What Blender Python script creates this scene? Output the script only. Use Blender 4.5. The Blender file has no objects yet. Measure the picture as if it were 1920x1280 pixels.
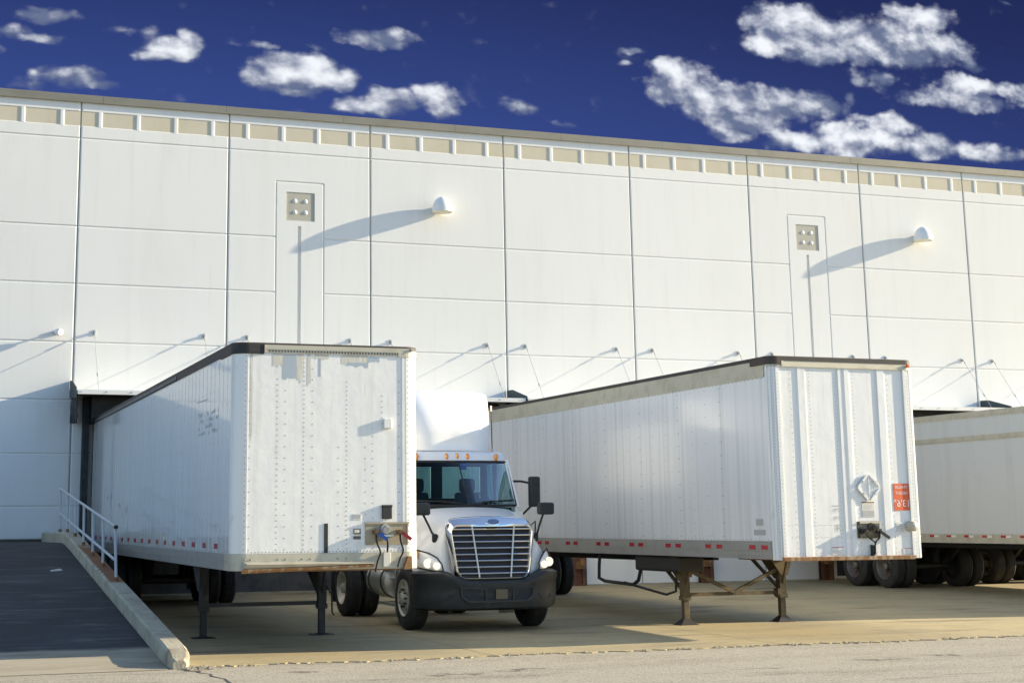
import bpy, bmesh, math, random
from mathutils import Vector, Matrix
random.seed(7)
scene = bpy.context.scene
COL = scene.collection
PI = math.pi

# ------------------------------------------------------------------ mesh helper
class MB:
    def __init__(s):
        s.v = []; s.f = []; s.m = []; s.s = []; s.xf = None
    def add(s, vs, fs, m=0, sm=False):
        o = len(s.v)
        for p in vs:
            p = Vector(p)
            if s.xf is not None: p = s.xf @ p
            s.v.append(p)
        for f in fs:
            s.f.append([i + o for i in f]); s.m.append(m); s.s.append(sm)
        return s
    def box(s, x0, x1, y0, y1, z0, z1, m=0):
        return s.hexa([(x0,y0,z0),(x1,y0,z0),(x1,y1,z0),(x0,y1,z0),(x0,y0,z1),(x1,y0,z1),(x1,y1,z1),(x0,y1,z1)], m)
    def hexa(s, p, m=0):
        return s.add(p, [(0,3,2,1),(4,5,6,7),(0,1,5,4),(1,2,6,5),(2,3,7,6),(3,0,4,7)], m)
    def bar(s, a, b, w, h, m=0, up=(0,0,1)):
        a = Vector(a); b = Vector(b); d = (b-a).normalized(); u = Vector(up)
        r = d.cross(u)
        if r.length < 1e-4: r = d.cross(Vector((1,0,0)))
        r.normalize(); u = r.cross(d)
        P = []
        for c in (a, b):
            P += [c - r*w/2 - u*h/2, c + r*w/2 - u*h/2, c + r*w/2 + u*h/2, c - r*w/2 + u*h/2]
        return s.hexa([P[0],P[1],P[5],P[4],P[3],P[2],P[6],P[7]], m)
    def cyl(s, a, b, r, r2=None, n=12, m=0, sm=True, caps=True):
        a = Vector(a); b = Vector(b); r2 = r if r2 is None else r2
        d = (b-a).normalized(); t = d.orthogonal().normalized(); w = d.cross(t)
        vs = []
        for c, R in ((a, r), (b, r2)):
            for k in range(n):
                g = 2*PI*k/n; vs.append(c + (t*math.cos(g)+w*math.sin(g))*R)
        s.add(vs, [(k,(k+1)%n,n+(k+1)%n,n+k) for k in range(n)], m, sm)
        if caps:
            s.add(vs[:n], [tuple(reversed(range(n)))], m); s.add(vs[n:], [tuple(range(n))], m)
        return s
    def tube(s, pts, r, n=6, m=0):
        pts = [Vector(p) for p in pts]; vs = []; ref = None
        for i, p in enumerate(pts):
            d = (pts[min(i+1,len(pts)-1)] - pts[max(i-1,0)]).normalized()
            t = d.orthogonal().normalized() if ref is None else (ref - d*ref.dot(d)).normalized()
            ref = t; w = d.cross(t)
            for k in range(n):
                g = 2*PI*k/n; vs.append(p + (t*math.cos(g)+w*math.sin(g))*r)
        fs = [(i*n+k, i*n+(k+1)%n, (i+1)*n+(k+1)%n, (i+1)*n+k) for i in range(len(pts)-1) for k in range(n)]
        s.add(vs, fs, m, True)
        s.add(vs[:n], [tuple(reversed(range(n)))], m); s.add(vs[-n:], [tuple(range(n))], m)
        return s
    def lathe(s, prof, o, ax, n=24, m=0, sm=True, ref=None):
        o = Vector(o); d = Vector(ax).normalized(); t = d.orthogonal().normalized(); w = d.cross(t)
        vs = []
        for r, h in prof:
            for k in range(n):
                g = 2*PI*k/n; vs.append(o + d*h + (t*math.cos(g)+w*math.sin(g))*max(r,1e-4))
        fs = [(i*n+k, i*n+(k+1)%n, (i+1)*n+(k+1)%n, (i+1)*n+k) for i in range(len(prof)-1) for k in range(n)]
        return s.add(vs, fs, m, sm)
    def grid(s, P, m=0, sm=True):
        r = len(P); c = len(P[0])
        return s.add([p for row in P for p in row], [(i*c+j, i*c+j+1, (i+1)*c+j+1, (i+1)*c+j) for i in range(r-1) for j in range(c-1)], m, sm)
    def prism(s, poly, fa, fb, m=0):
        n = len(poly); a = [fa(*p) for p in poly]; b = [fb(*p) for p in poly]
        s.add(a+b, [tuple(range(n))[::-1], tuple(range(n,2*n))] + [(k,(k+1)%n,n+(k+1)%n,n+k) for k in range(n)], m)
        return s
    def strip(s, path, z0, z1, t, m=0, sm=False, out=0.0):
        # thick wall along a plan path; walking the path, outside lies to the LEFT
        n = len(path); nr = []
        for i in range(n):
            a = Vector(path[max(i-1,0)]).to_2d(); b = Vector(path[min(i+1,n-1)]).to_2d(); d = (b-a).normalized()
            nr.append(Vector((-d.y, d.x)))
        O = [Vector(path[i]).to_2d() + nr[i]*out for i in range(n)]; I = [O[i] - nr[i]*t for i in range(n)]
        vs = []
        for i in range(n):
            vs += [(O[i].x,O[i].y,z0),(O[i].x,O[i].y,z1),(I[i].x,I[i].y,z1),(I[i].x,I[i].y,z0)]
        fs = []
        for i in range(n-1):
            for k in range(4):
                fs.append((i*4+k, i*4+(k+1)%4, (i+1)*4+(k+1)%4, (i+1)*4+k))
        s.add(vs, fs, m, sm); s.add(vs[:4], [(0,1,2,3)], m); s.add(vs[-4:], [(3,2,1,0)], m)
        return s
    def rivet(s, p, nrm, r=.009, h=.006, m=0):
        h = min(h, .0035) if h < .01 else h*.5; p = Vector(p); d = Vector(nrm).normalized(); t = d.orthogonal().normalized(); w = d.cross(t)
        vs = [p+t*r, p+w*r, p-t*r, p-w*r]; vs += [q*1 + d*h - (q-p)*.45 for q in vs]
        return s.add(vs, [(0,1,5,4),(1,2,6,5),(2,3,7,6),(3,0,4,7),(4,5,6,7)], m)
    def ball(s, c, r, n=12, m=0, sc=(1,1,1), z0=-1.0):
        c = Vector(c); P = []
        lo = math.asin(max(-1,z0))
        for i in range(n//2+1):
            a = lo + (PI/2-lo)*i/(n//2)
            P.append([c + Vector((math.cos(a)*math.cos(2*PI*k/n)*sc[0], math.cos(a)*math.sin(2*PI*k/n)*sc[1], math.sin(a)*sc[2]))*r for k in range(n+1)])
        return s.grid(P, m, True)
    def mesh(s, name, mats):
        me = bpy.data.meshes.new(name)
        me.from_pydata([tuple(p) for p in s.v], [], s.f)
        for q in mats: me.materials.append(q)
        me.polygons.foreach_set('material_index', s.m); me.polygons.foreach_set('use_smooth', s.s)
        bm = bmesh.new(); bm.from_mesh(me)
        if any(s.s): bmesh.ops.remove_doubles(bm, verts=bm.verts, dist=1e-5)
        bmesh.ops.recalc_face_normals(bm, faces=bm.faces)
        bm.to_mesh(me); bm.free()
        if any(s.s): me.set_sharp_from_angle(angle=math.radians(38))
        me.update()
        return me
    def build(s, name, mats, parent=None, bevel=0, sub=0, loc=None):
        if not isinstance(mats, (list, tuple)): mats = [mats]
        o = bpy.data.objects.new(name, s.mesh(name, mats)); COL.objects.link(o)
        if parent: o.parent = parent
        if loc: o.location = loc
        if bevel:
            b = o.modifiers.new('bevel', 'BEVEL'); b.width = bevel; b.segments = 2; b.limit_method = 'ANGLE'; b.angle_limit = math.radians(40)
        if sub:
            b = o.modifiers.new('sub', 'SUBSURF'); b.levels = sub; b.render_levels = sub
        return o

def empty(name, loc=(0,0,0), rot=(0,0,0)):
    o = bpy.data.objects.new(name, None); COL.objects.link(o); o.location = loc; o.rotation_euler = rot
    o.empty_display_size = .3
    return o
def tag(o, label=None, cat=None, group=None, kind=None):
    if label: o['label'] = label
    if cat: o['category'] = cat
    if group: o['group'] = group
    if kind: o['kind'] = kind
    return o
def kids(o): return [c for c in bpy.data.objects if c.parent == o]
def copy_tree(o, parent=None):
    c = o.copy(); COL.objects.link(c); c.parent = parent
    for k in kids(o): copy_tree(k, c)
    return c
def text_into(mb, body, size, origin, xdir, zdir, thick=.003, m=0, align='CENTER', flip=False):
    cu = bpy.data.curves.new('lettering', 'FONT'); cu.body = body; cu.size = size; cu.align_x = align; cu.align_y = 'CENTER'; cu.resolution_u = 3
    ob = bpy.data.objects.new('lettering', cu); COL.objects.link(ob)
    dg = bpy.context.evaluated_depsgraph_get(); me = bpy.data.meshes.new_from_object(ob.evaluated_get(dg))
    o = Vector(origin); x = Vector(xdir).normalized(); z = Vector(zdir).normalized(); n = x.cross(z)*thick
    if flip: x = -x
    vs = [o + x*v.co.x + z*v.co.y + (n if False else Vector()) for v in me.vertices]
    mb.add(vs, [tuple(p.vertices) for p in me.polygons], m)
    bpy.data.objects.remove(ob); bpy.data.curves.remove(cu); bpy.data.meshes.remove(me)

# ------------------------------------------------------------------ materials
class NT:
    def __init__(s, tree): s.t = tree
    def n(s, typ, **kw):
        a = s.t.nodes.new(typ)
        for k, v in kw.items(): setattr(a, k, v)
        return a
    def l(s, a, b): s.t.links.new(a, b)
    def put(s, sock, v):
        if isinstance(v, bpy.types.NodeSocket): s.l(v, sock)
        else: sock.default_value = v
    def math(s, op, a, b=0.0, c=None, clamp=False):
        q = s.n('ShaderNodeMath', operation=op, use_clamp=clamp); s.put(q.inputs[0], a); s.put(q.inputs[1], b)
        if c is not None: s.put(q.inputs[2], c)
        return q.outputs[0]
    def mix(s, f, a, b):
        q = s.n('ShaderNodeMix', data_type='RGBA'); s.put(q.inputs[0], f); s.put(q.inputs[6], a); s.put(q.inputs[7], b); return q.outputs[2]
    def ramp(s, f, lo, hi):
        q = s.n('ShaderNodeMapRange', interpolation_type='SMOOTHSTEP'); s.put(q.inputs[0], f); q.inputs[1].default_value = lo; q.inputs[2].default_value = hi
        return q.outputs[0]
    def noise(s, vec, scale, detail=5, rough=.55, dist=0.0):
        q = s.n('ShaderNodeTexNoise'); s.l(vec, q.inputs['Vector']); q.inputs['Scale'].default_value = scale
        q.inputs['Detail'].default_value = detail; q.inputs['Roughness'].default_value = rough; q.inputs['Distortion'].default_value = dist
        return q.outputs[0]
    def coords(s, scale=(1,1,1), kind='Object', loc=(0,0,0)):
        tc = s.n('ShaderNodeTexCoord'); mp = s.n('ShaderNodeMapping'); s.l(tc.outputs[kind], mp.inputs[0]); mp.inputs['Scale'].default_value = scale
        mp.inputs['Location'].default_value = loc
        return mp.outputs[0]
def c4(c): return (c[0], c[1], c[2], 1.0)
def mat(name, base, rough=.5, metal=0.0, layers=(), bump=None, coat=0.0, rvar=None, spec=.5):
    """layers: (colour, scale(xyz), noise scale, lo, hi, amount)"""
    m = bpy.data.materials.new(name); m.use_nodes = True; t = NT(m.node_tree); b = m.node_tree.nodes['Principled BSDF']
    col = c4(base)
    for (c, sc, ns, lo, hi, am) in layers:
        f = t.math('MULTIPLY', t.ramp(t.noise(t.coords(sc), ns, 6, .6, .3), lo, hi), am)
        col = t.mix(f, col, c4(c))
    t.put(b.inputs['Base Color'], col)
    b.inputs['Metallic'].default_value = metal; b.inputs['Coat Weight'].default_value = coat; b.inputs['Coat Roughness'].default_value = .12
    b.inputs['Specular IOR Level'].default_value = spec
    if rvar:
        q = t.math('MULTIPLY_ADD', t.noise(t.coords((1,1,1)), rvar[0], 4), rvar[1], rough - rvar[1]*.5); t.l(q, b.inputs['Roughness'])
    else: b.inputs['Roughness'].default_value = rough
    if bump:
        bp = t.n('ShaderNodeBump'); bp.inputs['Strength'].default_value = bump[1]; bp.inputs['Distance'].default_value = bump[2]
        t.l(t.noise(t.coords(bump[3] if len(bump) > 3 else (1,1,1)), bump[0], 5), bp.inputs['Height']); t.l(bp.outputs[0], b.inputs['Normal'])
    return m

M = {}
M['wall'] = mat('painted_concrete', (.80,.80,.775), .85, layers=[((.70,.70,.67),(1,1,.25),.9,.45,.8,.35),((.66,.65,.60),(3,3,.25),1.2,.50,.78,.30),((.58,.56,.50),(9,9,.35),1.0,.62,.75,.22)], bump=(40,.12,.01))
M['wallback'] = mat('joint_sealant', (.30,.31,.30), .9)
M['tan'] = mat('tan_paint', (.60,.55,.43), .85, layers=[((.50,.44,.31),(1,1,.4),2,.4,.8,.5)], bump=(50,.12,.01))
M['plaque'] = mat('grey_plaque_paint', (.46,.445,.375), .85, layers=[((.38,.365,.30),(1,1,.5),3,.45,.75,.5)])
M['coping'] = mat('coping_metal', (.26,.245,.20), .55, metal=.3, layers=[((.20,.19,.15),(.6,1,1),2,.4,.7,.6)])
M['lampwhite'] = mat('lamp_enamel', (.80,.80,.78), .35, coat=.3)
M['lens'] = mat('lamp_lens', (.75,.68,.50), .3)
M['galv'] = mat('galvanised_steel', (.48,.49,.49), .45, metal=.7, layers=[((.32,.32,.31),(1,1,1),6,.4,.7,.5)])
M['railpaint'] = mat('grey_rail_paint', (.50,.53,.56), .5, layers=[((.25,.16,.09),(1,1,1),9,.62,.75,.8)])
M['fascia'] = mat('white_fascia', (.78,.78,.75), .5)
M['slate'] = mat('slate_fabric', (.055,.075,.085), .75, bump=(18,.3,.02))
M['tarp'] = mat('black_fabric', (.022,.026,.03), .7, layers=[((.05,.055,.06),(1,1,1),4,.45,.7,.7)], bump=(6,.6,.05))
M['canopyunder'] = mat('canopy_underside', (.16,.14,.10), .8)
M['concrete'] = mat('apron_concrete', (.40,.325,.175), .9, layers=[((.28,.23,.13),(.5,1,1),1.3,.42,.72,.7),((.43,.37,.235),(.6,1.5,1),3,.5,.75,.5),((.10,.083,.058),(.30,1.3,1),.9,.53,.70,.75),((.20,.16,.10),(.7,1.5,1),14,.54,.70,.55),((.46,.40,.28),(1,1,1),50,.52,.66,.5)], bump=(60,.15,.01))
M['joint'] = mat('joint_filler', (.07,.06,.05), .95)
M['ground'] = mat('worn_asphalt', (.40,.355,.265), .92, layers=[((.24,.205,.14),(.3,1,1),1.1,.42,.72,.7),((.43,.385,.28),(.5,1.6,1),3.3,.5,.75,.6),((.085,.07,.052),(.25,1.7,1),.9,.57,.69,.85),((.16,.135,.10),(.6,1.6,1),16,.50,.66,.5),((.56,.52,.42),(1,1,1),48,.50,.60,.75),((.10,.088,.07),(1,1,1),38,.55,.64,.75)], bump=(60,.6,.015))
M['asphalt'] = mat('dark_asphalt', (.024,.026,.030), .9, layers=[((.046,.048,.052),(.5,.5,.5),1.2,.42,.70,.8),((.15,.15,.14),(.35,1.9,1),2.6,.52,.72,.6),((.14,.135,.12),(1,1,1),30,.60,.70,.5),((.025,.026,.03),(1,1,1),12,.5,.7,.6)], bump=(70,.4,.012))
M['curb'] = mat('curb_concrete', (.43,.395,.30), .9, layers=[((.29,.26,.19),(1,1,1),3,.42,.66,.75),((.20,.11,.05),(1,1,1),2.3,.62,.72,.6),((.16,.13,.09),(1,1,1),7,.58,.75,.6)], bump=(25,.4,.02))
M['rubble'] = mat('crumbled_concrete', (.40,.35,.26), .95, layers=[((.24,.20,.14),(1,1,1),11,.4,.65,.8)])
M['trwhite'] = mat('white_trailer_paint', (.77,.77,.75), .38, coat=.25, layers=[((.60,.59,.54),(7,7,.35),1.1,.48,.75,.5),((.50,.48,.41),(1.2,1.2,.8),2.3,.60,.78,.40),((.46,.40,.30),(16,16,.5),1.0,.63,.74,.45)], bump=(1.9,.22,.05))
M['trside'] = mat('trailer_side_paint', (.73,.74,.74), .30, coat=.5, layers=[((.53,.54,.53),(3,6,.12),1.6,.45,.7,.55),((.36,.36,.34),(1,1,1),3.1,.64,.8,.35)], bump=(1.2,.12,.05))
M['trgloss'] = mat('polished_trailer_side', (.77,.78,.78), .30, coat=1.0, layers=[((.58,.59,.58),(3,6,.12),1.6,.45,.7,.5),((.44,.44,.42),(1,1.6,1),2.6,.66,.80,.45)], bump=(.9,.03,.05))
M['trgloss'].node_tree.nodes['Principled BSDF'].inputs['Coat Roughness'].default_value = .05
M['trgrey'] = mat('grey_trailer_side', (.58,.585,.56), .35, coat=.35, layers=[((.49,.49,.46),(2,2,.3),1.4,.45,.75,.5)], bump=(1.2,.1,.05))
M['alu'] = mat('weathered_aluminium', (.50,.47,.38), .55, metal=.35, layers=[((.36,.33,.25),(1,1,1),4,.42,.7,.6),((.22,.17,.10),(1,1,1),8,.62,.78,.5)])
M['aluplain'] = mat('grey_rail_aluminium', (.42,.42,.40), .42, metal=.55, layers=[((.33,.32,.29),(1,1,1),3,.42,.7,.6)])
M['panel'] = mat('tan_panel', (.36,.315,.215), .6, layers=[((.24,.20,.13),(1,1,1),5,.45,.75,.6)])
M['railgrey'] = mat('dull_rail', (.16,.16,.15), .6, layers=[((.05,.05,.045),(1,3,1),2.2,.45,.65,.9)])
M['darkrail'] = mat('black_rail', (.02,.02,.02), .6, layers=[((.06,.05,.04),(1,1,1),5,.5,.7,.6)])
M['roofdark'] = mat('trailer_roof_edge', (.06,.045,.035), .7)
M['patch'] = mat('bare_metal_patch', (.40,.45,.50), .45, metal=.3, layers=[((.45,.43,.35),(1,1,1),9,.5,.7,.6)])
M['stain'] = mat('tan_streak', (.55,.53,.46), .6, layers=[((.72,.71,.68),(14,14,1),2,.45,.7,.8)])
M['rivet'] = mat('rivet_steel', (.30,.27,.20), .5, metal=.5)
M['rust'] = mat('rusty_steel', (.20,.115,.055), .85, layers=[((.33,.15,.05),(1,1,1),7,.45,.7,.8),((.08,.06,.045),(1,1,1),4,.55,.75,.7)], bump=(20,.3,.01))
M['rustlip'] = mat('rust_edge', (.30,.15,.06), .85, layers=[((.52,.46,.34),(3,1,1),5,.45,.65,.7)])
M['legmetal'] = mat('landing_gear_steel', (.10,.078,.045), .7, metal=.2, layers=[((.19,.135,.06),(1,1,1),5,.42,.7,.7),((.06,.05,.04),(1,1,1),8,.5,.7,.6)])
M['black'] = mat('black_steel', (.018,.018,.018), .6)
M['rubber'] = mat('tyre_rubber', (.02,.02,.021), .75, layers=[((.05,.045,.04),(1,1,1),6,.45,.7,.6)])
M['rim'] = mat('wheel_rim', (.52,.51,.44), .4, metal=.35, layers=[((.33,.28,.20),(1,1,1),6,.5,.75,.5)])
M['rimdark'] = mat('dull_wheel_rim', (.17,.155,.13), .5, metal=.5, layers=[((.16,.12,.09),(1,1,1),6,.45,.7,.6)])
M['red'] = mat('red_reflector', (.42,.012,.02), .25, coat=.5)
M['white'] = mat('white_reflector', (.72,.70,.66), .3)
M['orangesign'] = mat('orange_sign', (.72,.115,.025), .45)
M['whiteink'] = mat('white_ink', (.82,.80,.76), .5)
M['darkink'] = mat('dark_ink', (.10,.10,.10), .6)
M['greyink'] = mat('faded_ink', (.40,.40,.39), .6)
M['wornink'] = mat('worn_ink', (.42,.43,.44), .6, layers=[((.62,.63,.63),(1,1,1),6,.4,.6,1.0)])
M['paper'] = mat('paper_label', (.66,.64,.57), .7)
M['blue'] = mat('blue_gladhand', (.02,.10,.42), .4)
M['redhand'] = mat('red_gladhand', (.42,.02,.03), .4)
M['truckwhite'] = mat('truck_paint', (.88,.88,.86), .32, coat=.5, layers=[((.78,.78,.75),(1,1,1),2,.5,.8,.3)])
M['bumper'] = mat('charcoal_plastic', (.020,.023,.026), .5, layers=[((.05,.05,.05),(1,1,1),5,.45,.75,.5)])
M['chrome'] = mat('chrome', (.80,.81,.83), .10, metal=1.0)
M['grilleback'] = mat('grille_mesh', (.008,.010,.018), .6)
M['amber'] = mat('amber_lens', (.85,.30,.02), .2, coat=.6)
M['headlamp'] = mat('headlamp_lens', (.90,.89,.84), .10, metal=.0, coat=1.0)
M['reflector'] = mat('headlamp_reflector', (.80,.74,.62), .3)
_b = M['reflector'].node_tree.nodes['Principled BSDF']; _b.inputs['Emission Color'].default_value = (1,.88,.66,1); _b.inputs['Emission Strength'].default_value = .42   # lit lamps
M['interior'] = mat('cab_interior', (.035,.045,.05), .8)
M['badge'] = mat('badge_blue', (.10,.16,.30), .25, coat=.5)
M['plate'] = mat('dirty_number_plate', (.13,.11,.07), .6)
M['pit'] = mat('shade_toned_pit_wall', (.10,.10,.10), .9, layers=[((.04,.04,.04),(1,1,1),2,.4,.7,.7)])  # deep shade behind the left trailer and truck, painted into the wall colour
M['tank'] = mat('tank_aluminium', (.55,.55,.52), .35, metal=.7)
M['bollard'] = mat('restraint_paint', (.13,.055,.035), .8, layers=[((.30,.13,.05),(1,1,1),6,.5,.7,.7)])
def vary(m, am):
    # each cast panel has its own slight tone
    t = NT(m.node_tree); b = m.node_tree.nodes['Principled BSDF']; src = b.inputs['Base Color'].links[0].from_socket
    oi = t.n('ShaderNodeObjectInfo'); q = t.n('ShaderNodeMix', data_type='RGBA', blend_type='MULTIPLY'); q.inputs[0].default_value = 1.0
    t.l(src, q.inputs[6]); k = t.math('MULTIPLY_ADD', oi.outputs['Random'], am, 1-am); cc = t.n('ShaderNodeCombineColor')
    for i in range(3): t.l(k, cc.inputs[i])
    t.l(cc.outputs[0], q.inputs[7]); t.l(q.outputs[2], b.inputs['Base Color'])
vary(M['wall'], .035)
def glass(name, tint, mixf, rough=.03):
    m = bpy.data.materials.new(name); m.use_nodes = True; nt = m.node_tree; nt.nodes.clear(); t = NT(nt)
    o = t.n('ShaderNodeOutputMaterial'); mx = t.n('ShaderNodeMixShader'); tr = t.n('ShaderNodeBsdfTransparent'); gl = t.n('ShaderNodeBsdfGlossy'); fr = t.n('ShaderNodeFresnel')
    tr.inputs[0].default_value = c4(tint); gl.inputs['Roughness'].default_value = rough; gl.inputs[0].default_value = (.9,.95,1,1)
    fr.inputs[0].default_value = 1.5
    f = t.math('MULTIPLY', fr.outputs[0], mixf, clamp=True)
    t.l(f, mx.inputs[0]); t.l(tr.outputs[0], mx.inputs[1]); t.l(gl.outputs[0], mx.inputs[2]); t.l(mx.outputs[0], o.inputs[0])
    return m
M['glass'] = glass('tinted_glass', (.30,.54,.58), .20)
M['clearglass'] = glass('clear_glass', (.80,.90,.90), .6)
# curb: rust bleeding from the rail posts along the top
def curb_mat():
    m = M['curb'].copy(); m.name = 'rust_stained_curb'; t = NT(m.node_tree); b = m.node_tree.nodes['Principled BSDF']
    src = b.inputs['Base Color'].links[0].from_socket
    tc = t.n('ShaderNodeTexCoord'); sp = t.n('ShaderNodeSeparateXYZ'); t.l(tc.outputs['Object'], sp.inputs[0])
    wob = t.math('MULTIPLY', t.math('SUBTRACT', t.noise(t.coords((1,1,1)), 3.0, 5), .5), 1.6)
    yy = t.math('ADD', sp.outputs[1], wob)
    a = t.math('MULTIPLY', t.ramp(yy, -11.6, -11.1), t.math('SUBTRACT', 1.0, t.ramp(yy, -7.3, -6.4)))
    xx = t.math('ADD', sp.outputs[0], t.math('MULTIPLY', t.math('SUBTRACT', t.noise(t.coords((1,1,1)), 7.0, 5), .5), .16))
    a = t.math('MULTIPLY', a, t.ramp(xx, 3.42, 3.47))
    t.l(t.mix(t.math('MULTIPLY', a, .9), src, (.23,.075,.018,1)), b.inputs['Base Color'])
    return m
M['curbrust'] = curb_mat()
# oil spills and scuffs on the asphalt in front of the apron
def stain_mat():
    m = M['ground']; t = NT(m.node_tree); b = m.node_tree.nodes['Principled BSDF']; src = b.inputs['Base Color'].links[0].from_socket
    tc = t.n('ShaderNodeTexCoord'); tot = None
    wob = t.n('ShaderNodeTexNoise'); t.l(tc.outputs['Object'], wob.inputs['Vector']); wob.inputs['Scale'].default_value = 4.0; wob.inputs['Detail'].default_value = 6
    wv = t.n('ShaderNodeVectorMath', operation='MULTIPLY_ADD'); t.l(wob.outputs['Color'], wv.inputs[0]); wv.inputs[1].default_value = (.9,.9,0); t.l(tc.outputs['Object'], wv.inputs[2])
    for x, y, rx, ry in STAINS:
        a = t.n('ShaderNodeVectorMath', operation='SUBTRACT'); t.l(wv.outputs[0], a.inputs[0]); a.inputs[1].default_value = (x+.45, y+.45, 0)
        c = t.n('ShaderNodeVectorMath', operation='MULTIPLY'); t.l(a.outputs[0], c.inputs[0]); c.inputs[1].default_value = (1/rx, 1/ry, 0)
        l = t.n('ShaderNodeVectorMath', operation='LENGTH'); t.l(c.outputs[0], l.inputs[0])
        f = t.math('SUBTRACT', 1.0, t.ramp(l.outputs['Value'], .35, 1.0)); tot = f if tot is None else t.math('MAXIMUM', tot, f)
    t.l(t.mix(t.math('MULTIPLY', tot, .72), src, (.075,.06,.045,1)), b.inputs['Base Color'])
STAINS = [(12.2,-19.2,.55,.16),(13.3,-18.9,.45,.12),(6.5,-18.9,.5,.14),(7.4,-18.6,.5,.10),(4.9,-17.9,.35,.10),(10.2,-19.6,.5,.10),(2.6,-18.4,.6,.12)]
stain_mat()
# the foot of the ramp is the old worn surface, the resurfaced dark asphalt starts further up
def ramp_mat():
    m = M['asphalt'].copy(); m.name = 'resurfaced_ramp_asphalt'; t = NT(m.node_tree); b = m.node_tree.nodes['Principled BSDF']
    src = b.inputs['Base Color'].links[0].from_socket
    tc = t.n('ShaderNodeTexCoord'); sp = t.n('ShaderNodeSeparateXYZ'); t.l(tc.outputs['Object'], sp.inputs[0])
    yy = t.math('ADD', sp.outputs[1], t.math('MULTIPLY', t.math('SUBTRACT', t.noise(t.coords((.6,1,1)), 1.5, 6), .5), .5))
    w_ = t.mix(t.ramp(t.noise(t.coords((.35,1.6,1)), 1.6, 7, .62), .42, .68), (.37,.325,.235,1), (.24,.205,.145,1))
    t.l(t.mix(t.ramp(yy, -15.75, -15.45), w_, src), b.inputs['Base Color'])
    return m
M['ramp'] = ramp_mat()

# ------------------------------------------------------------------ ground
GZ0, GS = .32, .0133
def gz(y): return GZ0 + GS*y
def ground_strip(name, x0, x1, y0, y1, dz, m, nx=1, ny=1):
    mb = MB()
    P = [[(x0+(x1-x0)*i/nx, y0+(y1-y0)*j/ny, gz(y0+(y1-y0)*j/ny)+dz) for i in range(nx+1)] for j in range(ny+1)]
    mb.grid(P, 0, False)
    return mb.build(name, m)
g = ground_strip('ground', -160, 260, -320, 3, -.012, M['ground']); tag(g, kind='structure')
# concrete apron: slabs with open joints, ragged front edge
ap = MB()
xs = [3.62, 7.75, 12.2, 16.6, 21.0, 25.4, 29.8, 34.2, 38.6, 43, 47.4, 51.8, 56.2, 60.6]
ys = [-16.86, -12.2, -7.6, -3.0, -.02]
for i in range(len(xs)-1):
    for j in range(len(ys)-1):
        a, b, c, d = xs[i]+.008, xs[i+1]-.008, ys[j]+.008, ys[j+1]-.008
        if j == 0:
            n = 60; front = []
            for k in range(n+1):
                x = a+(b-a)*k/n
                yy = ys[0] - (x-3.6)*.010 + .05*math.sin(x*1.7) + random.uniform(-.05,.05) + (random.uniform(-.10,.10) if random.random() < .3 else 0)
                front.append((x, yy))
            ap.grid([[(x, y, gz(y)) for x, y in front], [(x, d, gz(d)) for x, y in front]], 0, False)
            ap.grid([[(x, y, gz(y)-.011) for x, y in front], [(x, y, gz(y)) for x, y in front]], 0, False)
        else:
            ap.add([(a,c,gz(c)),(b,c,gz(c)),(b,d,gz(d)),(a,d,gz(d))], [(0,1,2,3)])
for x in xs[1:-1]:
    ap.add([(x-.02,-16.9,gz(-16.9)-.005),(x+.02,-16.9,gz(-16.9)-.005),(x+.02,-.02,gz(-.02)-.005),(x-.02,-.02,gz(-.02)-.005)], [(0,1,2,3)], 1)
for y in ys[1:-1]:
    ap.add([(3.62,y-.02,gz(y)-.006),(60,y-.02,gz(y)-.006),(60,y+.02,gz(y)-.006),(3.62,y+.02,gz(y)-.006)], [(0,1,2,3)], 1)
cks = [(3.55,-16.98),(3.62,-17.08),(3.60,-17.2),(3.72,-17.32),(3.70,-17.5),(3.80,-17.7),(3.76,-17.95),(3.85,-18.3),(3.8,-18.9)]
ck = []
for i, (x, y) in enumerate(cks):
    wd = random.uniform(.010,.028); ck.append([(x-wd,y,gz(y)-.007),(x+wd,y+random.uniform(-.02,.02),gz(y)-.007)])
ap.grid(ck, 1, False)
tag(ap.build('pavement', [M['concrete'], M['joint']]), kind='structure')
# crumbled chips along the apron edge
rb = MB()
for k in range(1100):
    x = random.uniform(3.4, 34); y = -16.88 - (x-3.6)*.010 + .05*math.sin(x*1.7) + random.gauss(0,.05); r = random.uniform(.004,.024)*random.choice((.35,.5,.6,1)); y += random.gauss(0,.04)
    p = Vector((x,y,gz(y)-.008)); vs = []
    for (dx,dy,dz) in ((-1,-1,0),(1,-1,0),(1,1,0),(-1,1,0),(-.6,-.6,1),(.6,-.7,.8),(.7,.6,.9),(-.6,.7,1)):
        vs.append(p + Vector((dx*r*random.uniform(.7,1.4), dy*r*random.uniform(.7,1.3), dz*r*random.uniform(.7,1.2))))
    rb.hexa(vs)
for k in range(60):
    x = 3.6 + abs(random.gauss(0,.25)); y = -17.0 + random.gauss(0,.12); r = random.uniform(.008,.03); p = Vector((x,y,gz(y)-.008))
    rb.hexa([p+Vector((dx*r*random.uniform(.7,1.3),dy*r,dz*r)) for dx,dy,dz in ((-1,-1,0),(1,-1,0),(1,1,0),(-1,1,0),(-.6,-.6,1),(.6,-.7,.8),(.7,.6,.9),(-.6,.7,1))])
tag(rb.build('rubble', M['rubble']), 'crumbled concrete chips along the broken edge of the apron', 'rubble', kind='stuff')
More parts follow.
